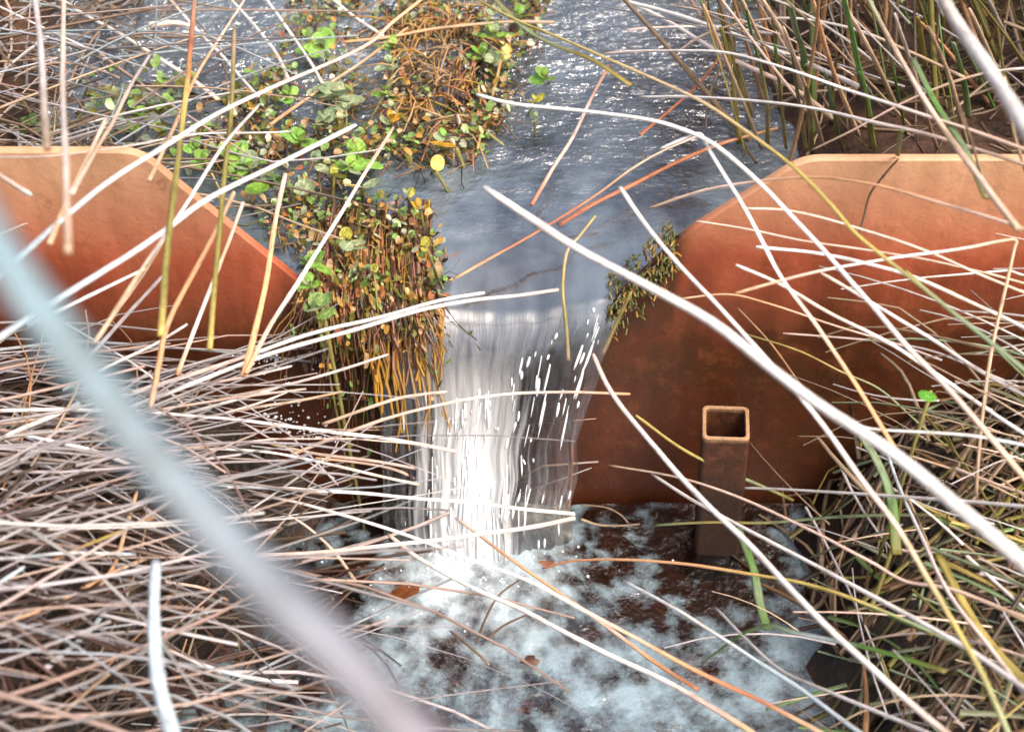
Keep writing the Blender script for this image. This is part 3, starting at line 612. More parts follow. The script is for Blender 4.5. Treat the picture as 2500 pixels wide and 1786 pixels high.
# green blades
blade('tall bright green blade standing at the top of the right plate', [E, E, (0.16, 0.36, 0.07), E, Y], 18, (0.24, 0.01), (1868, -25), (1890, 70), (1902, 130), (1922, 215), (1940, 330))
blade('bright green blade at the top edge, first from the stream', [E, E, Y, V], 15, (0.22, 0.01), (1648, -25), (1662, 45), (1680, 120), (1700, 215), (1704, 330))
blade('green blade at the stream margin with a yellow lower end', [E, Y, Y, V], 12, (0.20, 0.01), (1550, -25), (1580, 80), (1612, 190), (1655, 345))
blade('broad green blade cut by the arching tan straw', [E, S, E, V], 19, (0.22, 0.01), (1745, -25), (1765, 60), (1785, 130), (1780, 230))
blade('yellow ochre blade in the upper right tussock', [Y, (0.5, 0.4, 0.08), Y], 13, (0.15, 0.05), (2035, 38), (2045, 90), (2055, 150))
blade('green blade in the shade behind the thick white blurred straw', [S, E, S], 19, (0.16, 0.05), (2115, 95), (2140, 180), (2152, 260))
blade('long grey green blade leaning down over the right plate end', [S, E, S, V], 19, (0.14, 0.06), (2025, 130), (2075, 225), (2140, 330), (2190, 440))
blade('greyish green broad blade slanting in from the top edge beside the stream', [V, S, V, Y], 17, (0.10, 0.06), (1080, -20), (1150, 50), (1220, 95), (1310, 130), (1400, 190))
NB = [('olive blade just left of the tall bright green blade\'s foot', [S, E, V], (1830, 160), (1850, 250), (1870, 335)), ('short olive blade rising at the corner of the right plate', [V, Y, V], (1790, 190), (1800, 270), (1802, 340)),
 ('green blade touching the right side of the tall bright blade', [E, V, Y], (1905, 160), (1925, 250), (1935, 330)), ('thin olive blade between the two bright blades by the stream', [V, Y, V], (1600, 60), (1625, 180), (1640, 320)),
 ('tiny green tip standing on the top of the right plate', [E, S, V], (2000, 290), (1995, 320), (1992, 345)), ('olive green blade rising left of the broad cut blade', [E, V, Y], (1720, 100), (1735, 220), (1745, 330)),
 ('dark olive blade rising from under the broad cut blade', [V, V, Y], (1760, 120), (1775, 240), (1790, 335)), ('grey green slim blade halfway between the tall bright and the ochre blade', [S, E, V], (1960, 60), (1985, 180), (2010, 300)),
 ('slim green blade hanging from the top edge beside the ochre blade', [S, E, V], (2080, -10), (2095, 120), (2120, 280)), ('slim yellow green blade hanging from the top edge near the broad cut one', [E, Y, V], (1700, -20), (1720, 80), (1728, 200))]
for lb, co, a, b, c in NB: blade(lb, co, 9 + 5 * random.random(), (0.15, 0.005), a, b, c, group='olive green blades behind the right plate')
blade('short bright green upright blade below the square tube', [S, E, S, E], 22, (0.05, 0.03), (1640, 1170), (1671, 1258), (1685, 1330), (1702, 1395))
blade('green blade folded over in an arch near the bottom right', [S, E, S, B, E, E, V], 18, (0.04, 0.05), (1560, 1470), (1620, 1424), (1660, 1400), (1710, 1388), (1760, 1402), (1850, 1420), (1980, 1452), (2100, 1490))
blade('light green blade continuing to the right of the ochre straw', [Y, S, E, V], 15, (0.045, 0.05), (1790, 1300), (1880, 1325), (1960, 1362), (2070, 1408))
blade('broad dull green blade beneath the thick white straw', [S, S, E, V], 26, (0.10, 0.06), (1905, 955), (1950, 1030), (1978, 1110), (1990, 1230))
blade('olive yellow broad blade at the lower right edge', [V, Y, Y, V], 25, (0.05, 0.06), (2080, 1230), (2140, 1340), (2200, 1430), (2300, 1540))
blade('grey green blade lying level across the right bank', [S, Y, S, S, V], 13, (0.04, 0.05), (1450, 1165), (1590, 1158), (1720, 1158), (1890, 1145), (2100, 1140))
blade('grey green blade lying aslant under the level one', [S, S, B], 14, (0.03, 0.04), (1800, 1235), (1890, 1200), (2000, 1165))
blade('yellow green blade along the right bundle of straws', [Y, S, S, V], 17, (0.07, 0.08), (2010, 600), (2100, 680), (2190, 755), (2320, 880))
blade('small green blade lying near the bottom edge', [S, E, S], 13, (0.03, 0.03), (1700, 1575), (1790, 1545), (1880, 1520))
# lower left
stem('reed_stem', 'reed', 'pale blue blunt ended reed standing in the lower left', [B, (0.55, 0.68, 0.74), (0.58, 0.72, 0.78), B], (26, 36), (0.16, 0.28), [(347, 1244), (341, 1360), (349, 1492), (372, 1590), (400, 1690)])
straw('white curved straw to the right of the pale blue reed', [P, W, W, G], 11, (0.05, 0.06), (374, 1441), (468, 1481), (576, 1507), (662, 1514))
straw('grey blue short straw to the left of the pale blue reed', [B, B, G], 14, (0.06, 0.06), (236, 1350), (191, 1409), (101, 1483))
straw('pale blue straw stub at the left edge', [B, B], 13, (0.08, 0.08), (54, 1258), (-40, 1318))
straw('orange tan straw rising steeply in the lower left tangle', [O, T, O, X], 11, (0.06, 0.05), (303, 1090), (280, 1168), (255, 1250), (200, 1330))
straw('tan straw curving from the left edge into the lower tangle', [T, O, T], 11, (0.06, 0.05), (-20, 1392), (110, 1345), (230, 1280), (330, 1235))
straw('ochre straw slanting up towards the thick blurred reed', [O, Y, O], 11, (0.06, 0.05), (112, 1247), (180, 1214), (259, 1182), (345, 1145))
straw('grey straw lying level beneath the ochre one', [G, G, W], 9, (0.05, 0.05), (119, 1247), (252, 1251), (370, 1260))
straw('long tan straw slanting across the bottom left corner', [X, T, T, O], 10, (0.05, 0.05), (70, 1640), (216, 1517), (280, 1470), (330, 1440))
straw('pinkish straw to the right of the pale blue reed\'s tip', [P, P, T], 9, (0.05, 0.05), (367, 1290), (450, 1305), (505, 1332))
straw('grey white straw slanting up at the left edge', [B, W, W, B], 13, (0.10, 0.08), (-30, 990), (40, 955), (137, 914), (175, 896))
straw('white level straw at the left edge', [W, W, B], 12, (0.08, 0.07), (-30, 911), (70, 910), (150, 909), (260, 912))
straw('grey blue straw sloping down from the left edge', [B, W, G], 11, (0.08, 0.06), (45, 962), (130, 982), (223, 1004), (330, 1050))
straw('pale grey level straw in the left tangle', [G, B, W, B], 11, (0.07, 0.06), (-30, 1240), (50, 1236), (160, 1226), (300, 1228))
straw('pale grey straw at the bottom of the left tangle', [P, G, G], 9, (0.04, 0.04), (60, 1460), (180, 1462), (280, 1455), (380, 1470))
# twigs in the water
straw('curved brown twig at the foot of the right plate', [X, X, T], 6, (0.012, 0.012), (1420, 1162), (1380, 1166), (1330, 1164), (1290, 1150))
straw('thin brown twig arched above the curved one', [X, X], 5, (0.018, 0.01), (1290, 1122), (1340, 1125), (1375, 1140), (1395, 1160))
straw('dark forked twig lying in the pool foam, upper branch', [D, D, D], 6, (0.012, 0.012), (1165, 1278), (1110, 1320), (1080, 1370), (1058, 1425))
straw('dark twig in the pool foam under the white straw', [D, D, D], 7, (0.012, 0.012), (1170, 1362), (1120, 1385), (1080, 1415))
straw('dark brown twig in the pool foam at the fall\'s lower left', [D, D, X], 7, (0.012, 0.012), (1000, 1400), (1060, 1450), (1085, 1475))
straw('reddish brown hanging strand at the right margin of the waterfall', [X, R, X], 12, (0.012, 0.012), (1262, 840), (1266, 960), (1262, 1080), (1258, 1150))
straw('thin dark strand standing in for a twig shadow on the right plate top', [D, D, X], 6, (0.01, 0.012), (1995, 352), (1960, 392), (1930, 432), (1918, 480), (1908, 520))  # dark strand modelled in place of a twig's cast shadow

# ------------------------------------------------------------------ tangled dead grass on the banks
def thatch(name, label, specs, dim=1.0):
    bf = Buf()
    for n, fx, az, azs, el, els, ln, cols, rr, droop, h, *fl in specs:
        for _ in range(n):
            x, y = fx()
            a = math.radians(random.gauss(az, azs)); e = math.radians(random.gauss(el, els)); l = random.uniform(*ln)
            z0 = ground(x, y) + random.uniform(*h)
            c = random.choice(cols); k = random.uniform(0.6, 1.1) * dim; k2 = random.uniform(0.5, 1.1); c2 = tuple(q * k2 for q in c)
            bend = random.gauss(0, 0.25); pts = []
            dr = droop * random.uniform(0.6, 1.4)
            for i in range(6):
                t = i / 5; aa = a + bend * t
                px = x + l * t * math.cos(e) * math.cos(aa); py = y + l * t * math.cos(e) * math.sin(aa)
                pz = z0 + l * (t * math.sin(e) - dr * t * t)
                if (y < 0) != (py < 0) or abs(py) < 0.006: py = math.copysign(0.008, y)
                pz = max(pz, ground(px, py) + 0.001)
                pts.append((px, py, pz))
            r0 = random.uniform(*rr)
            bf.tube(pts, [r0 * (1 - 0.45 * i / 5) for i in range(6)], [tuple(k * (c[q] * (1 - i / 5) + c2[q] * i / 5) for q in range(3)) for i in range(6)], 4 if r0 < 0.0009 else 5, fl[0] if fl else 1.0, None, random.random() * 9, False)
    return tag(bf.build(name, M_STRAW), label, 'dead grass', None, 'stuff')
def box(x0, x1, y0, y1): return lambda: (random.uniform(x0, x1), random.uniform(y0, y1))
def left_front():
    while True:
        y = random.uniform(-0.42, -0.008); x = random.uniform(-0.44, -0.07)
        if x < -0.10 + 0.33 * y + random.uniform(-0.02, 0.03) and not (y > -0.075 and x > -0.20 and random.random() < 0.88): return x, y
def right_front():
    while True:
        y = random.uniform(-0.42, -0.008); x = random.uniform(0.12, 0.46)
        if x > 0.18 + 0.1 * y + random.uniform(-0.03, 0.02): return x, y
DK = [D, X, X, (0.18, 0.11, 0.06), (0.09, 0.06, 0.04)]
UR_ = [D, X, (0.20, 0.10, 0.07), (0.22, 0.15, 0.13), (0.26, 0.18, 0.17), (0.24, 0.12, 0.07), (0.14, 0.09, 0.08)]
PALE = [(0.60, 0.54, 0.56), (0.52, 0.46, 0.49), (0.62, 0.50, 0.46), P, G, G, (0.50, 0.34, 0.28), (0.46, 0.50, 0.54), (0.64, 0.60, 0.62), W]
thatch('dead_grass', 'reddish brown matted dead grass under the pale straws at lower left', [
    (1150, left_front, 10, 45, 4, 10, (0.03, 0.10), UR_, (0.0006, 0.0016), 0.05, (0, 0.012)),
    (420, left_front, 20, 45, 12, 16, (0.03, 0.08), UR_, (0.0012, 0.0028), 0.2, (0.0, 0.02), 0.2)], 0.5)
thatch('dead_grass', 'long bleached dead grass sweeping over the bank at lower left', [
    (360, left_front, -4, 17, 7, 7, (0.10, 0.22), PALE, (0.0004, 0.0013), 0.10, (0.008, 0.04)),
    (80, left_front, 60, 30, 30, 14, (0.05, 0.12), [O, T, T, X], (0.0005, 0.001), 0.2, (0.005, 0.03))], 0.9)
thatch('dead_grass', 'brown and olive dead grass tangled over the bank at lower right', [
    (800, right_front, 35, 38, 5, 9, (0.05, 0.13), DK + [D, D, (0.10, 0.09, 0.03), (0.14, 0.08, 0.04)], (0.0006, 0.0020), 0.05, (0, 0.012)),
    (260, right_front, -40, 22, 2, 8, (0.08, 0.20), [T, X, X, G, V, V, S, P], (0.0004, 0.0011), 0.08, (0.005, 0.03)),
    (70, right_front, 150, 25, 8, 8, (0.04, 0.10), [P, G, T, W, X], (0.0004, 0.0009), 0.1, (0.02, 0.05)),
    (300, right_front, 38, 28, 14, 12, (0.05, 0.13), [V, X, (0.13, 0.12, 0.04), (0.20, 0.11, 0.05), (0.10, 0.07, 0.04), (0.08, 0.10, 0.05)], (0.0010, 0.0022), 0.2, (0.0, 0.02), 0.2),
    (90, right_front, -42, 22, 12, 12, (0.07, 0.17), [S, (0.17, 0.24, 0.12), (0.16, 0.26, 0.09), (0.30, 0.32, 0.20), Y], (0.0012, 0.0024), 0.16, (0.005, 0.03), 0.25),
    (150, right_front, 30, 30, 12, 14, (0.03, 0.09), [V, Y, X, S, T], (0.0005, 0.0012), 0.15, (0.0, 0.02))], 1.25)
def bundle():
    y = random.uniform(-0.12, -0.01); return random.uniform(0.25, 0.46), y
thatch('dead_grass', 'grey straw bundle leaning over the right end of the plate', [
    (70, bundle, 152, 12, 10, 8, (0.06, 0.14), [G, P, G, T, W, X, S], (0.0005, 0.0010), 0.12, (0.03, 0.11)),
    (30, bundle, 30, 30, 10, 20, (0.05, 0.10), [T, G, X], (0.0004, 0.0008), 0.12, (0.03, 0.10))])
def upper_left():
    while True:
        y = random.uniform(0.012, 0.65); x = random.uniform(-0.55, -0.10)
        if x < -0.19 - 0.20 * y + random.uniform(-0.03, 0.03): return x, y
def upper_right():
    while True:
        y = random.uniform(0.05, 0.75); x = random.uniform(0.08, 0.6)
        if x > 0.15 + random.uniform(-0.03, 0.03) and y > 0.09 - 0.1 * (x - 0.2): return x, y
thatch('dead_grass', 'grey tangle of dead grass on the bank behind the left plate', [
    (1000, upper_left, 0, 90, 6, 12, (0.03, 0.10), DK + [T, G, G], (0.0005, 0.0012), 0.06, (0, 0.015)),
    (520, upper_left, -35, 40, 14, 12, (0.06, 0.20), [(0.50, 0.53, 0.58), (0.56, 0.54, 0.58), G, P, T, X, B, W], (0.0005, 0.0011), 0.12, (0.005, 0.05)),
    (160, upper_left, -100, 25, 30, 16, (0.06, 0.18), [P, G, T, X], (0.0005, 0.0011), 0.2, (0.005, 0.03))], 0.85)
thatch('dead_grass', 'brown and olive reeds and dead grass of the tussock behind the right plate', [
    (1000, upper_right, 0, 90, 10, 16, (0.03, 0.11), DK + [V, V, T, T], (0.0005, 0.0012), 0.06, (0, 0.015)),
    (760, upper_right, 150, 50, 66, 12, (0.08, 0.26), [T, T, O, O, X, X, V, V, P], (0.0007, 0.0020), 0.12, (-0.004, 0.0)),
    (190, upper_right, 150, 50, 70, 10, (0.08, 0.26), [(0.20, 0.40, 0.09), E, V, (0.2, 0.3, 0.08), S], (0.0012, 0.0024), 0.12, (-0.004, 0.0), 0.4),
    (260, upper_right, 158, 20, 24, 14, (0.08, 0.22), [P, T, W, G, X], (0.0005, 0.0010), 0.16, (0.02, 0.12)),
    (120, upper_right, -70, 30, 20, 20, (0.06, 0.16), [T, X, G, O], (0.0005, 0.0010), 0.2, (0.02, 0.10))], 0.85)
def outer():
    while True:
        x, y = random.uniform(-1.8, 1.8), random.uniform(-1.6, 1.8)
        if abs(x) > 0.42 or y < -0.42 or y > 0.75: return x, y
thatch('dead_grass', 'dead grass on the surrounding banks beyond the weir', [
    (2200, outer, 0, 120, 14, 14, (0.08, 0.26), DK + [T, G, P, X, V], (0.0010, 0.0024), 0.12, (0, 0.03))])

# ------------------------------------------------------------------ water weed: mat, roots and the strands hanging over the notch
def in_poly(x, y, poly):
    c = False; j = len(poly) - 1
    for i in range(len(poly)):
        (a, b), (p, q) = poly[i], poly[j]
        if (b > y) != (q > y) and x < (p - a) * (y - b) / (q - b) + a: c = not c
        j = i
    return c
def region(pix, z=0.166):
    poly = [tuple(on_z(a * K, b * K, z)[:2]) for a, b in pix]
    xa, xb = min(p[0] for p in poly), max(p[0] for p in poly); ya, yb = min(p[1] for p in poly), max(p[1] for p in poly)
    def f(thr=-1):
        while True:
            x, y = random.uniform(xa, xb), random.uniform(ya, yb)
            if in_poly(x, y, poly) and noise.noise(Vector((x * 28, y * 28, 11))) > thr + random.uniform(-0.15, 0.15): return x, max(0.004, y)
    return f
mat_area = region([(420, 330), (470, 230), (620, 160), (640, 20), (700, -60), (1190, -60), (1210, 40), (1150, 170), (1120, 300), (1010, 400), (950, 470), (1000, 560), (960, 660), (830, 740), (740, 650), (640, 560), (520, 440)])
root_area = region([(860, 30), (1080, 30), (1090, 180), (1040, 330), (960, 300), (880, 260)])
left_cress = region([(180, 200), (430, 170), (420, 330), (330, 330), (180, 320)], 0.18)
def add_leaf(bf, x, y, z, s, c, tilt=0.5):
    a = random.uniform(0, 6.28); ux, uy = math.cos(a), math.sin(a); tz = random.gauss(0, tilt); sd = random.gauss(0, tilt)
    u = np.array((ux, uy, tz)); v = np.array((-uy, ux, sd)); p = np.array((x, y, z)); w_ = random.uniform(0.3, 0.45)
    up = np.array((0, 0, 0.12 * s))
    q = [p, p + s * (0.3 * u + w_ * v) + up, p + s * (0.75 * u + 0.8 * w_ * v) + up, p + s * u, p + s * (0.75 * u - 0.8 * w_ * v) + up, p + s * (0.3 * u - w_ * v) + up]
    bf.poly(q, [(0, 1, 2, 3), (0, 3, 4, 5)], c, random.random() * 50)
GOLD = (0.50, 0.28, 0.06); RUST = (0.42, 0.15, 0.06); TAN2 = (0.52, 0.34, 0.18); OLV = (0.17, 0.16, 0.03); CRG = (0.22, 0.36, 0.09); DB = (0.07, 0.04, 0.02); PKB = (0.52, 0.26, 0.19)
bf = Buf()
for _ in range(3600):
    x, y = mat_area(-0.02); h = random.random() ** 1.6 * 0.016
    c = random.choices([OLV, GOLD, RUST, CRG, DB, TAN2, (0.42, 0.45, 0.28), PKB], [3, 2.5, 0.8, 5, 3.5, 1.5, 2.2, 0.2])[0]
    k = random.uniform(0.6, 1.15); add_leaf(bf, x, y, pond_z(x, y) + 0.001 + h, random.uniform(0.0022, 0.0060), tuple(q * k for q in c))
for _ in range(160):
    x, y = left_cress(); add_leaf(bf, x, y, ground(x, y) + random.uniform(0.004, 0.03), random.uniform(0.005, 0.009), random.choice([CRG, (0.22, 0.27, 0.17), OLV]), 0.4)
for _ in range(650):
    x, y = mat_area(-0.15); a = math.radians(random.gauss(-90, 60)); l = random.uniform(0.006, 0.02); z = pond_z(x, y) + random.uniform(0, 0.004)
    c = random.choices([GOLD, RUST, OLV, DB, TAN2], [3, 2, 2, 3, 1.5])[0]; b = random.gauss(0, 0.8)
    pts = [(x + l * t * math.cos(a + b * t), max(0.003, y + l * t * math.sin(a + b * t)), z + 0.010 * math.sin(3 * t) * random.random()) for t in (0, 0.33, 0.66, 1)]
    bf.tube(pts, [random.uniform(0.00025, 0.00045)] * 4, [c] * 4, 3, 1, None, random.random() * 9, False)
for _ in range(210):
    x, y = root_area(); a = math.radians(random.gauss(-90, 24)); l = random.uniform(0.015, 0.04); z = pond_z(x, y) + random.uniform(0.001, 0.010)
    c = random.choices([GOLD, TAN2, RUST, DB], [3, 3, 2, 2])[0]; b = random.gauss(0, 0.9)
    pts = [(x + l * t * math.cos(a + b * t), max(0.003, y + l * t * math.sin(a + b * t)), z + 0.012 * math.sin(3.1 * t)) for t in (0, 0.25, 0.5, 0.75, 1)]
    bf.tube(pts, [random.uniform(0.00035, 0.0006)] * 5, [c] * 5, 4, 1, None, random.random() * 9, False)
tag(bf.build('water_weed', M_WEED), 'brown and green mat of small water weed floating above the weir', 'water weed', None, 'stuff')

bf = Buf()
for _ in range(400):                                            # strands pulled over the left side of the notch by the water
    x = random.uniform(-0.108, -0.046); e = plate_top(x)
    y0 = random.uniform(0.004, 0.075); z0 = max(pond_z(x, y0), e if y0 < 0.01 else 0) + 0.002
    drop = random.choice([0.015, 0.03, 0.06, 0.10]) * random.uniform(0.4, 1.0) * smooth(-0.14, -0.08, x) + 0.008; n = 7; pts = []
    lip = max(e, pond_z(x, 0)) + random.uniform(0.001, 0.006); w_ = random.gauss(0, 0.012); out_ = random.uniform(0.006, 0.022)
    for i in range(n):
        t = i / (n - 1)
        if t < 0.35: q = t / 0.35; pts.append((x + w_ * t, y0 * (1 - q) - 0.002 * q, z0 + (lip - z0) * q + 0.003 * math.sin(3.14 * q)))
        else: q = (t - 0.35) / 0.65; pts.append((x + w_ * t + random.gauss(0, 0.0008), -0.002 - out_ * q ** 0.6, lip - drop * q ** 1.3))
    c = random.choices([GOLD, RUST, OLV, PKB, TAN2, DB], [3.5 if x > -0.075 else 1, 2, 2.5, 2, 1.5, 3])[0]; k = random.uniform(0.3, 1.05)
    bf.tube(pts, [random.uniform(0.0003, 0.0011) * (1 - 0.5 * i / n) for i in range(n)], [tuple(k * v for v in c)] * n, 4, 1, None, random.random() * 9, False)
    for _q in range(random.choice((1, 1, 2, 3))):
        p = random.choice(pts[1:]); p = (p[0] + random.gauss(0, 0.003), p[1] - random.random() * 0.004, p[2] + random.random() * 0.003); add_leaf(bf, p[0], p[1] - 0.001, p[2], random.uniform(0.0016, 0.0042), random.choice([GOLD, OLV, OLV, RUST, CRG, CRG, TAN2, DB, DB, GOLD]), 1.2)
for _ in range(60):
    x = random.uniform(-0.080, -0.040); n = 8; l = random.uniform(0.15, 0.75); w_ = random.gauss(0.004, 0.004); pts = []
    for i in range(n):
        q = l * i / (n - 1); pts.append((x + w_ * q + 0.003 * math.sin(q * 9 + x * 900) + random.gauss(0, 0.0009), -0.046 * q - 0.0015 + random.uniform(-0.002, 0.001), pond_z(x, 0) + 0.001 - 0.012 * q - (pond_z(x, 0) - 0.007) * q * q))
    c = random.choice([GOLD, GOLD, (0.58, 0.30, 0.05), TAN2, RUST, PKB])
    bf.tube(pts, [random.uniform(0.0004, 0.0011)] * n, [c] * n, 4, 1, None, random.random() * 9, False)
tag(bf.build('hanging_weed', M_WEED), 'wet brown and golden weed strands hanging over the left edge of the notch', 'water weed', None, 'stuff')
bf = Buf()
for _ in range(420):                                            # moss on the right edge of the notch
    s_ = random.random(); x = 0.052 + 0.034 * s_; e = plate_top(x)
    z = e - abs(random.gauss(0, 0.010)) + 0.002; y = -0.004 - random.random() * 0.003; l = random.uniform(0.0015, 0.004)
    if random.random() < 0.35: y = random.uniform(-0.003, 0.02); z = max(e, pond_z(x, 0.02)) + 0.001
    a = random.gauss(-1.6, 0.7)
    pts = [(x + l * t * math.cos(a), y - 0.003 * t, z + l * t * math.sin(a) * 0.8 + 0.002 * t * (1 - t)) for t in (0, 0.5, 1)]
    bf.tube(pts, [random.uniform(0.0004, 0.0008)] * 3, [random.choice([OLV, OLV, (0.12, 0.13, 0.02), GOLD, DB])] * 3, 4, 1, None, random.random() * 9, False)
tag(bf.build('moss', M_WEED), 'olive moss along the right edge of the notch', 'moss', None, 'stuff')

# ------------------------------------------------------------------ watercress sprigs: stem and leaves
def leaf_mesh(name, asp, cup):
    v = [(0, 0, 0)]; n = 12
    for r in (0.55, 1.0):
        for k in range(n):
            a = 2 * math.pi * k / n
            lx = 0.5 - 0.5 * math.cos(a); x = 0.5 + (lx - 0.5) * r; y = asp * math.sin(a) * r * (1 - 0.12 * (lx - 0.5))
            v.append((x, y, cup * ((x - 0.4) ** 2 + 1.5 * y * y) + 0.015 * math.sin(5 * a) * r + 0.05 * abs(y)))
    v[0] = (0.5, 0, 0.0)
    f = [(0, 1 + k, 1 + (k + 1) % n) for k in range(n)] + [(1 + k, 1 + n + k, 1 + n + (k + 1) % n, 1 + (k + 1) % n) for k in range(n)]
    me = bpy.data.meshes.new(name); me.from_pydata(v, [], f); me.polygons.foreach_set('use_smooth', [True] * len(f)); me.materials.append(M_LEAF); return me
LEAVES = [leaf_mesh('leaf', 0.40, 0.35), leaf_mesh('leaf', 0.46, -0.25), leaf_mesh('leaf', 0.34, 0.15)]
GB = (0.27, 0.50, 0.09); GG = (0.34, 0.43, 0.26); GD = (0.10, 0.20, 0.05); YG = (0.42, 0.42, 0.06); YO = (0.62, 0.33, 0.03); PY = (0.72, 0.55, 0.16)
def sprig(label, px, py, size, c, n=6, h=0.017, group='watercress sprigs', stemcol=(0.30, 0.28, 0.08), flat=0.35):
    u, v_ = px * K, py * K
    p = on_z(u, v_, POND + h)
    g = ground(p[0], p[1])
    if g + 0.004 > p[2]: p = on_z(u, v_, g + 0.006 + h)
    root = bpy.data.objects.new('watercress', None); COL.objects.link(root); root.empty_display_size = 0.01
    root.location = (p[0], p[1], g); tag(root, label, 'watercress', group)
    top = p[2] - g
    s = 1.3 * size * K * 0.96 / F
    bf = Buf(); lean = random.gauss(0, 0.004), random.gauss(0.004, 0.004)
    pts = [(lean[0] * (1 - t) * 2, lean[1] * (1 - t) * 2, -0.004 + (top + 0.004) * t) for t in (0, 0.35, 0.7, 1)]
    bf.tube(pts, [s * 0.09] * 4, [stemcol] * 4, 5, 1, None, random.random() * 9)
    bf.build('stem', M_WEED, root)
    a = random.uniform(0, 6.28)
    for k in range(n):
        tier = k // 2; a += math.pi + (random.gauss(0.9, 0.25) if k % 2 == 0 else random.gauss(0, 0.2))
        o = bpy.data.objects.new('leaf', random.choice(LEAVES)); COL.objects.link(o); o.parent = root
        sz = s * (0.55 + 0.22 * tier) * random.uniform(0.85, 1.15) if n > 2 else s * random.uniform(0.9, 1.1)
        el = math.radians(random.gauss(48 - 22 * tier, 10)) if n > 2 else math.radians(random.gauss(8, 8))
        q = Matrix.Rotation(a, 4, 'Z') @ Matrix.Rotation(-el, 4, 'Y') @ Matrix.Rotation(random.gauss(0, 0.35), 4, 'X')
        o.matrix_local = Matrix.Translation((0, 0, top - 0.0016 * tier)) @ q @ Matrix.Scale(sz, 4)
        kk = random.uniform(0.75, 1.2); cc = c if random.random() < 0.8 else GG
        o.color = (min(1, cc[0] * kk * random.uniform(0.9, 1.15)), min(1, cc[1] * kk), min(1, cc[2] * kk), 1)
    return root
SPR = [
 ('dark blurred cress sprig alone in the shade at the far left', 65, 275, 34, GD, 6), ('grey green cress sprig in the grass above the left plate, by the blurred upright straw', 118, 292, 26, GG, 5),
 ('small cress sprig in dark shade above the corner of the left plate', 296, 288, 22, GB, 4), ('dull cress sprig in the tangle, just below the greyish straw', 240, 235, 26, GG, 5), ('pale cress sprig in the tangle beside the pinkish straw', 275, 215, 24, GG, 5),
 ('bright cress sprig touching the olive stalk', 438, 325, 30, GB, 6), ('cress sprig close above the corner edge of the left plate', 452, 352, 28, GB, 5),
 ('large bright cress sprig between the olive stalk and the blunt white straw', 525, 340, 38, GB, 7), ('bright cress sprig overlapping the large one', 552, 368, 34, GB, 6), ('cress sprig just under the blunt white straw, lowest of its cluster', 515, 385, 28, GB, 5),
 ('pair of round flat green leaves floating beside the left plate edge', 590, 408, 44, (0.22, 0.42, 0.05), 2), ('single grey green round leaf floating right of the flat pair', 652, 418, 36, GG, 1), ('small dark green leaves by the left plate edge', 622, 400, 24, GD, 3),
 ('bright cress sprig just above the tip of the blunt white straw', 668, 305, 32, GB, 6), ('cress sprig hanging below the middle of the blunt white straw', 700, 355, 28, GG, 5),
 ('large bright cress sprig near the top, left of the tan straw', 708, 98, 42, GB, 7), ('small bright cress sprig left of the large one near the top', 685, 78, 26, GB, 5), ('pale cress sprig under the large one near the top', 728, 125, 26, GG, 4),
 ('broad silvery cress sprig below the long white straw', 745, 212, 46, GG, 7), ('silvery cress sprig to the left of the broad one', 715, 205, 30, GG, 5), ('green cress sprig left of the silvery pair', 640, 208, 28, GB, 5), ('pale cress leaves under the silvery pair', 722, 268, 30, GG, 5), ('cress sprig tight below the broad silvery one', 768, 240, 24, GG, 5),
 ('vivid cress sprig left of the orange and white leaning straw', 795, 338, 40, GB, 7), ('cress sprig below the vivid one, wilted', 775, 365, 30, GB, 6), ('yellow cress leaves under the vivid sprig', 742, 388, 32, YG, 4), ('long pale leaf beside the leaning straw, half way down', 806, 418, 34, PY, 2),
 ('bright cress sprig at the lower end of the weed, above the left plate tip', 700, 575, 34, GB, 6), ('pale cress sprig at the tip of the left plate', 714, 675, 38, (0.26, 0.40, 0.12), 6), ('cress sprig between those two at the left plate tip', 690, 625, 26, GB, 5),
 ('yellow green cress sprig beside the mossy weed above the fall', 772, 530, 30, YG, 5), ('golden leaf under the yellow green sprig', 785, 552, 22, YO, 2),
 ('cress sprig in the upper weed, under the tan straw', 872, 100, 30, GB, 6), ('pale cress sprig left of the brown roots', 868, 138, 28, GG, 5), ('green cress sprig among the brown roots', 858, 200, 28, GB, 6), ('pale cress sprig at the lower end of the brown roots', 872, 235, 22, GG, 4),
 ('golden orange leaves at the tip of the leaning straw', 868, 265, 30, YO, 4), ('tall cress sprig right of the brown roots', 1072, 118, 34, GB, 7), ('cress sprig standing above the tall one', 1100, 72, 34, GB, 6), ('grey green cress sprig right of the tall one', 1095, 135, 28, GG, 5), ('small cress sprig at the top edge', 1150, 28, 28, GB, 5), ('pale cress sprig at the top edge beside the small one', 1098, 22, 24, GG, 4), ('cress sprig at the top edge left of the roots', 830, 30, 22, GG, 5),
 ('lone cress sprig standing in open water right of the weed', 1212, 168, 30, GB, 5), ('yellowing cress leaves under the lone sprig', 1190, 222, 26, YG, 4), ('brown gold leaves sunk in the water below the lone sprig', 1186, 262, 26, (0.4, 0.28, 0.06), 3),
 ('round orange leaf floating on the stream', 1013, 330, 42, YO, 1), ('green sprig tight above the round orange leaf', 990, 302, 26, GB, 4), ('pale yellow leaf floating just left of the orange one', 968, 380, 34, PY, 1),
 ('yellow green sprig low in the open stream', 905, 432, 24, YG, 3), ('orange and green leaves low in the open stream', 932, 458, 26, YO, 4), ('olive sprig at the edge of the open stream', 945, 545, 22, YG, 4), ('small golden sprig where the weed starts to hang', 830, 600, 20, YG, 4), ('tiny white green sprig near the top edge straw', 660, 45, 22, GG, 4),
 ('lone bright green round leaf in the dark grass of the right bank', 2066, 868, 30, (0.10, 0.40, 0.04), 1)]
for q in SPR: sprig(*q)
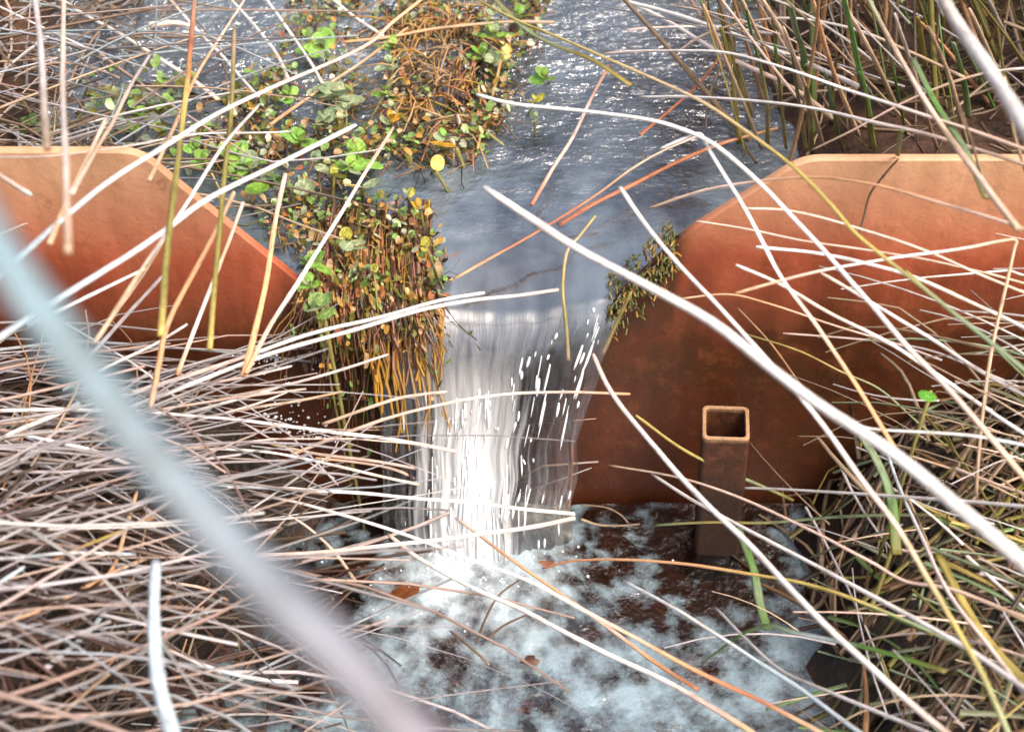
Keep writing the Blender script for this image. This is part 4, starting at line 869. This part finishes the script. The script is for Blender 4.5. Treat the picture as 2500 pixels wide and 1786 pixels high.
def yellow_shoot():                                             # pale shoots and strap leaf at the weed's right end
    root = bpy.data.objects.new('bleached_shoot', None); COL.objects.link(root)
    p0 = on_z(1085 * K, 260 * K, POND); root.location = p0; tag(root, 'bleached yellow water plant with strap leaves at the right end of the weed', 'water plant')
    for nm, pts, r, c in [('stem', [(1085, 262), (1092, 215), (1105, 165), (1112, 120)], 0.0010, (0.62, 0.40, 0.16)), ('stem', [(1085, 240), (1065, 210), (1062, 190)], 0.0009, (0.62, 0.34, 0.14)), ('stem', [(1085, 262), (1070, 290), (1060, 330)], 0.0009, (0.55, 0.33, 0.14)), ('leaf', [(1095, 205), (1120, 202), (1142, 206)], 0.0016, (0.62, 0.42, 0.18)), ('leaf', [(1060, 275), (1090, 300), (1118, 322)], 0.0015, (0.40, 0.38, 0.14)), ('leaf', [(1112, 140), (1124, 120), (1120, 100), (1108, 92)], 0.0042, PY), ('leaf', [(1085, 262), (1100, 278), (1110, 270)], 0.0016, (0.6, 0.3, 0.1))]:
        q = np.array([on_z(a * K, b * K, POND + 0.006 + 0.012 * (i / len(pts))) - p0 for i, (a, b) in enumerate(pts)])
        q = catmull(q, 8); rr = [r * (1 - 0.6 * abs(i / 3.5 - 1) ** 2) if nm == 'leaf' else r for i in range(8)]
        bf = Buf(); bf.tube(q, rr, [c] * 8, 6, 0.3 if nm == 'leaf' else 1.0, None, random.random() * 9); bf.build(nm, M_WEED, root)
yellow_shoot()

# ------------------------------------------------------------------ dead leaves and scraps in the pool, foam beads
def dead_leaf(label, px, py, size, c, z=0.006, asp=0.6):
    p = on_z(px * K, py * K, z); s = size * K * 0.92 / F; n = 14; bf = Buf()
    a0 = random.uniform(0, 6.28); pts = [(0, 0, 0.0015)]
    for r in (0.5, 1.0):
        for k in range(n):
            a = 2 * math.pi * k / n; rr = r * s * 0.5 * (1 + 0.22 * math.sin(3 * a + px) + 0.14 * math.sin(7 * a + py))
            pts.append((rr * math.cos(a), rr * asp * math.sin(a), 0.0012 + 0.18 * rr * r * math.sin(2 * a + px)))
    f = [(0, 1 + k, 1 + (k + 1) % n) for k in range(n)] + [(1 + k, 1 + n + k, 1 + n + (k + 1) % n, 1 + (k + 1) % n) for k in range(n)]
    bf.poly(pts, f, c, px); o = bf.build('dead_leaf', M_WEED); o.location = p; o.rotation_euler = (0, 0, a0)
    tag(o, label, 'dead leaf')
dead_leaf('large brown sodden leaf under the water left of the fall\'s foot', 850, 1275, 190, (0.22, 0.075, 0.025), -0.004, 0.7)
dead_leaf('dark brown leaf in the pool near the blurred reed\'s lower end', 1010, 1515, 95, (0.15, 0.05, 0.02), -0.004)
dead_leaf('small rust leaf scrap at the bottom of the pool', 1158, 1568, 62, (0.40, 0.10, 0.04), -0.004)
dead_leaf('brown leaf scrap left of the small rust one', 1092, 1582, 48, (0.25, 0.08, 0.03), -0.004)
dead_leaf('orange leaf scrap caught in the splash', 978, 1130, 52, (0.38, 0.15, 0.08), 0.022)
dead_leaf('rust scrap at the lower end of the ochre curved straw', 1215, 1252, 34, (0.26, 0.10, 0.045), 0.012)
dead_leaf('dark scrap floating in the pale foam', 1175, 1468, 40, (0.12, 0.05, 0.03), 0.005)
ico = []
def bead(v, f, p, r, sx, sz):
    b = len(v); n = 6
    v.append((p[0], p[1], p[2] + r * sz))
    for j in (1, 2, 3):
        th = math.pi * j / 4
        for k in range(n):
            a = 2 * math.pi * k / n; v.append((p[0] + r * sx * math.sin(th) * math.cos(a), p[1] + r * math.sin(th) * math.sin(a), p[2] + r * sz * math.cos(th)))
    v.append((p[0], p[1], p[2] - r * sz))
    for k in range(n):
        k2 = (k + 1) % n; f.append((b, b + 1 + k, b + 1 + k2))
        for j in range(2): f.append((b + 1 + j * n + k, b + 1 + (j + 1) * n + k, b + 1 + (j + 1) * n + k2, b + 1 + j * n + k2))
        f.append((b + 1 + 2 * n + k2, b + 1 + 2 * n + k, b + 1 + 3 * n))
v, f = [], []
def fall_pt(s_, t):
    j = min(NV - 1, int(t * (NV - 1))); i = min(NU - 1, int(s_ * (NU - 1))); return verts[j * NU + i]
fb = Buf()
for c, n, ss, tt in ((0.47, 30, 0.03, (0.6, 0.9)), (0.40, 16, 0.03, (0.62, 0.95)), (0.57, 12, 0.05, (0.6, 0.95)), (0.66, 22, 0.03, (0.45, 0.93)), (0.75, 22, 0.03, (0.4, 0.93)), (0.90, 26, 0.03, (0.3, 0.75)), (0.30, 8, 0.08, (0.6, 0.93)), (0.55, 40, 0.25, (0.86, 0.97))):  # streaks of foam, with glints of the fall modelled as white
    for _ in range(n):
        s0 = min(0.98, max(0.02, random.gauss(c, ss))); t0 = random.uniform(*tt); ln = random.choice([0.012, 0.02, 0.03, 0.05, 0.09]); m_ = 7
        pts = []
        for i in range(m_):
            t = min(1, t0 + ln * i / (m_ - 1)); p = fall_pt(min(0.99, s0 + 0.004 * math.sin(i + s0 * 90)), t); pts.append((p[0], p[1] - 0.0004, p[2] + 0.0005))
        if abs(pts[0][2] - pts[-1][2]) < 0.002: continue
        pts = np.linspace(0, 1, m_)[:, None] * (np.array(pts[-1]) - np.array(pts[0])) + np.array(pts[0])
        r0 = random.uniform(0.0002, 0.0009)
        fb.tube(pts, [r0 * (0.15 + math.sin(math.pi * (i + 0.6) / m_) ** 0.8) for i in range(m_)], [(1, 1, 1)] * m_, 5, 0.7, None, 0)
v, f = fb.v, fb.f
f = list(f)
for _ in range(110):                                            # bubbles where the fall meets the pool
    a = random.uniform(0, 6.28); rr = abs(random.gauss(0, 0.028)) + 0.004; x = -0.022 + 1.5 * rr * math.cos(a); y = -0.062 + 0.9 * rr * math.sin(a)
    if y > -0.02: continue
    bead(v, f, (x, y, pool_ripple(x, y) + 0.0002), random.uniform(0.0004, 0.0010), random.uniform(0.8, 1.3), random.uniform(0.4, 0.8))
tag(mesh_obj('foam', v, f, M_FOAM), 'white streaks and drops of foam and modelled glints on the falling water', 'foam', kind='stuff')
v, f = [], []
for cx, cy, n, sx, sy in ((590, 800, 45, 50, 22), (700, 800, 30, 40, 25), (620, 930, 50, 70, 35), (700, 960, 40, 40, 30), (850, 795, 10, 20, 10), (1000, 1055, 30, 25, 25)):  # white beads placed as sparkles of light on the wet gap
    for _ in range(n):
        u, w_ = (cx + random.gauss(0, sx * 0.6)) * K, (cy + random.gauss(0, sy * 0.6)) * K; p = at(u, w_, surf(u, w_) - 0.003); bead(v, f, p, random.uniform(0.0003, 0.0010), random.uniform(0.8, 1.6), random.uniform(0.5, 0.9))
tag(mesh_obj('glint_drops', v, f, M_FOAM), 'bright drops and bubbles modelling glints on the wet weed beside the fall', 'water drops', kind='stuff')
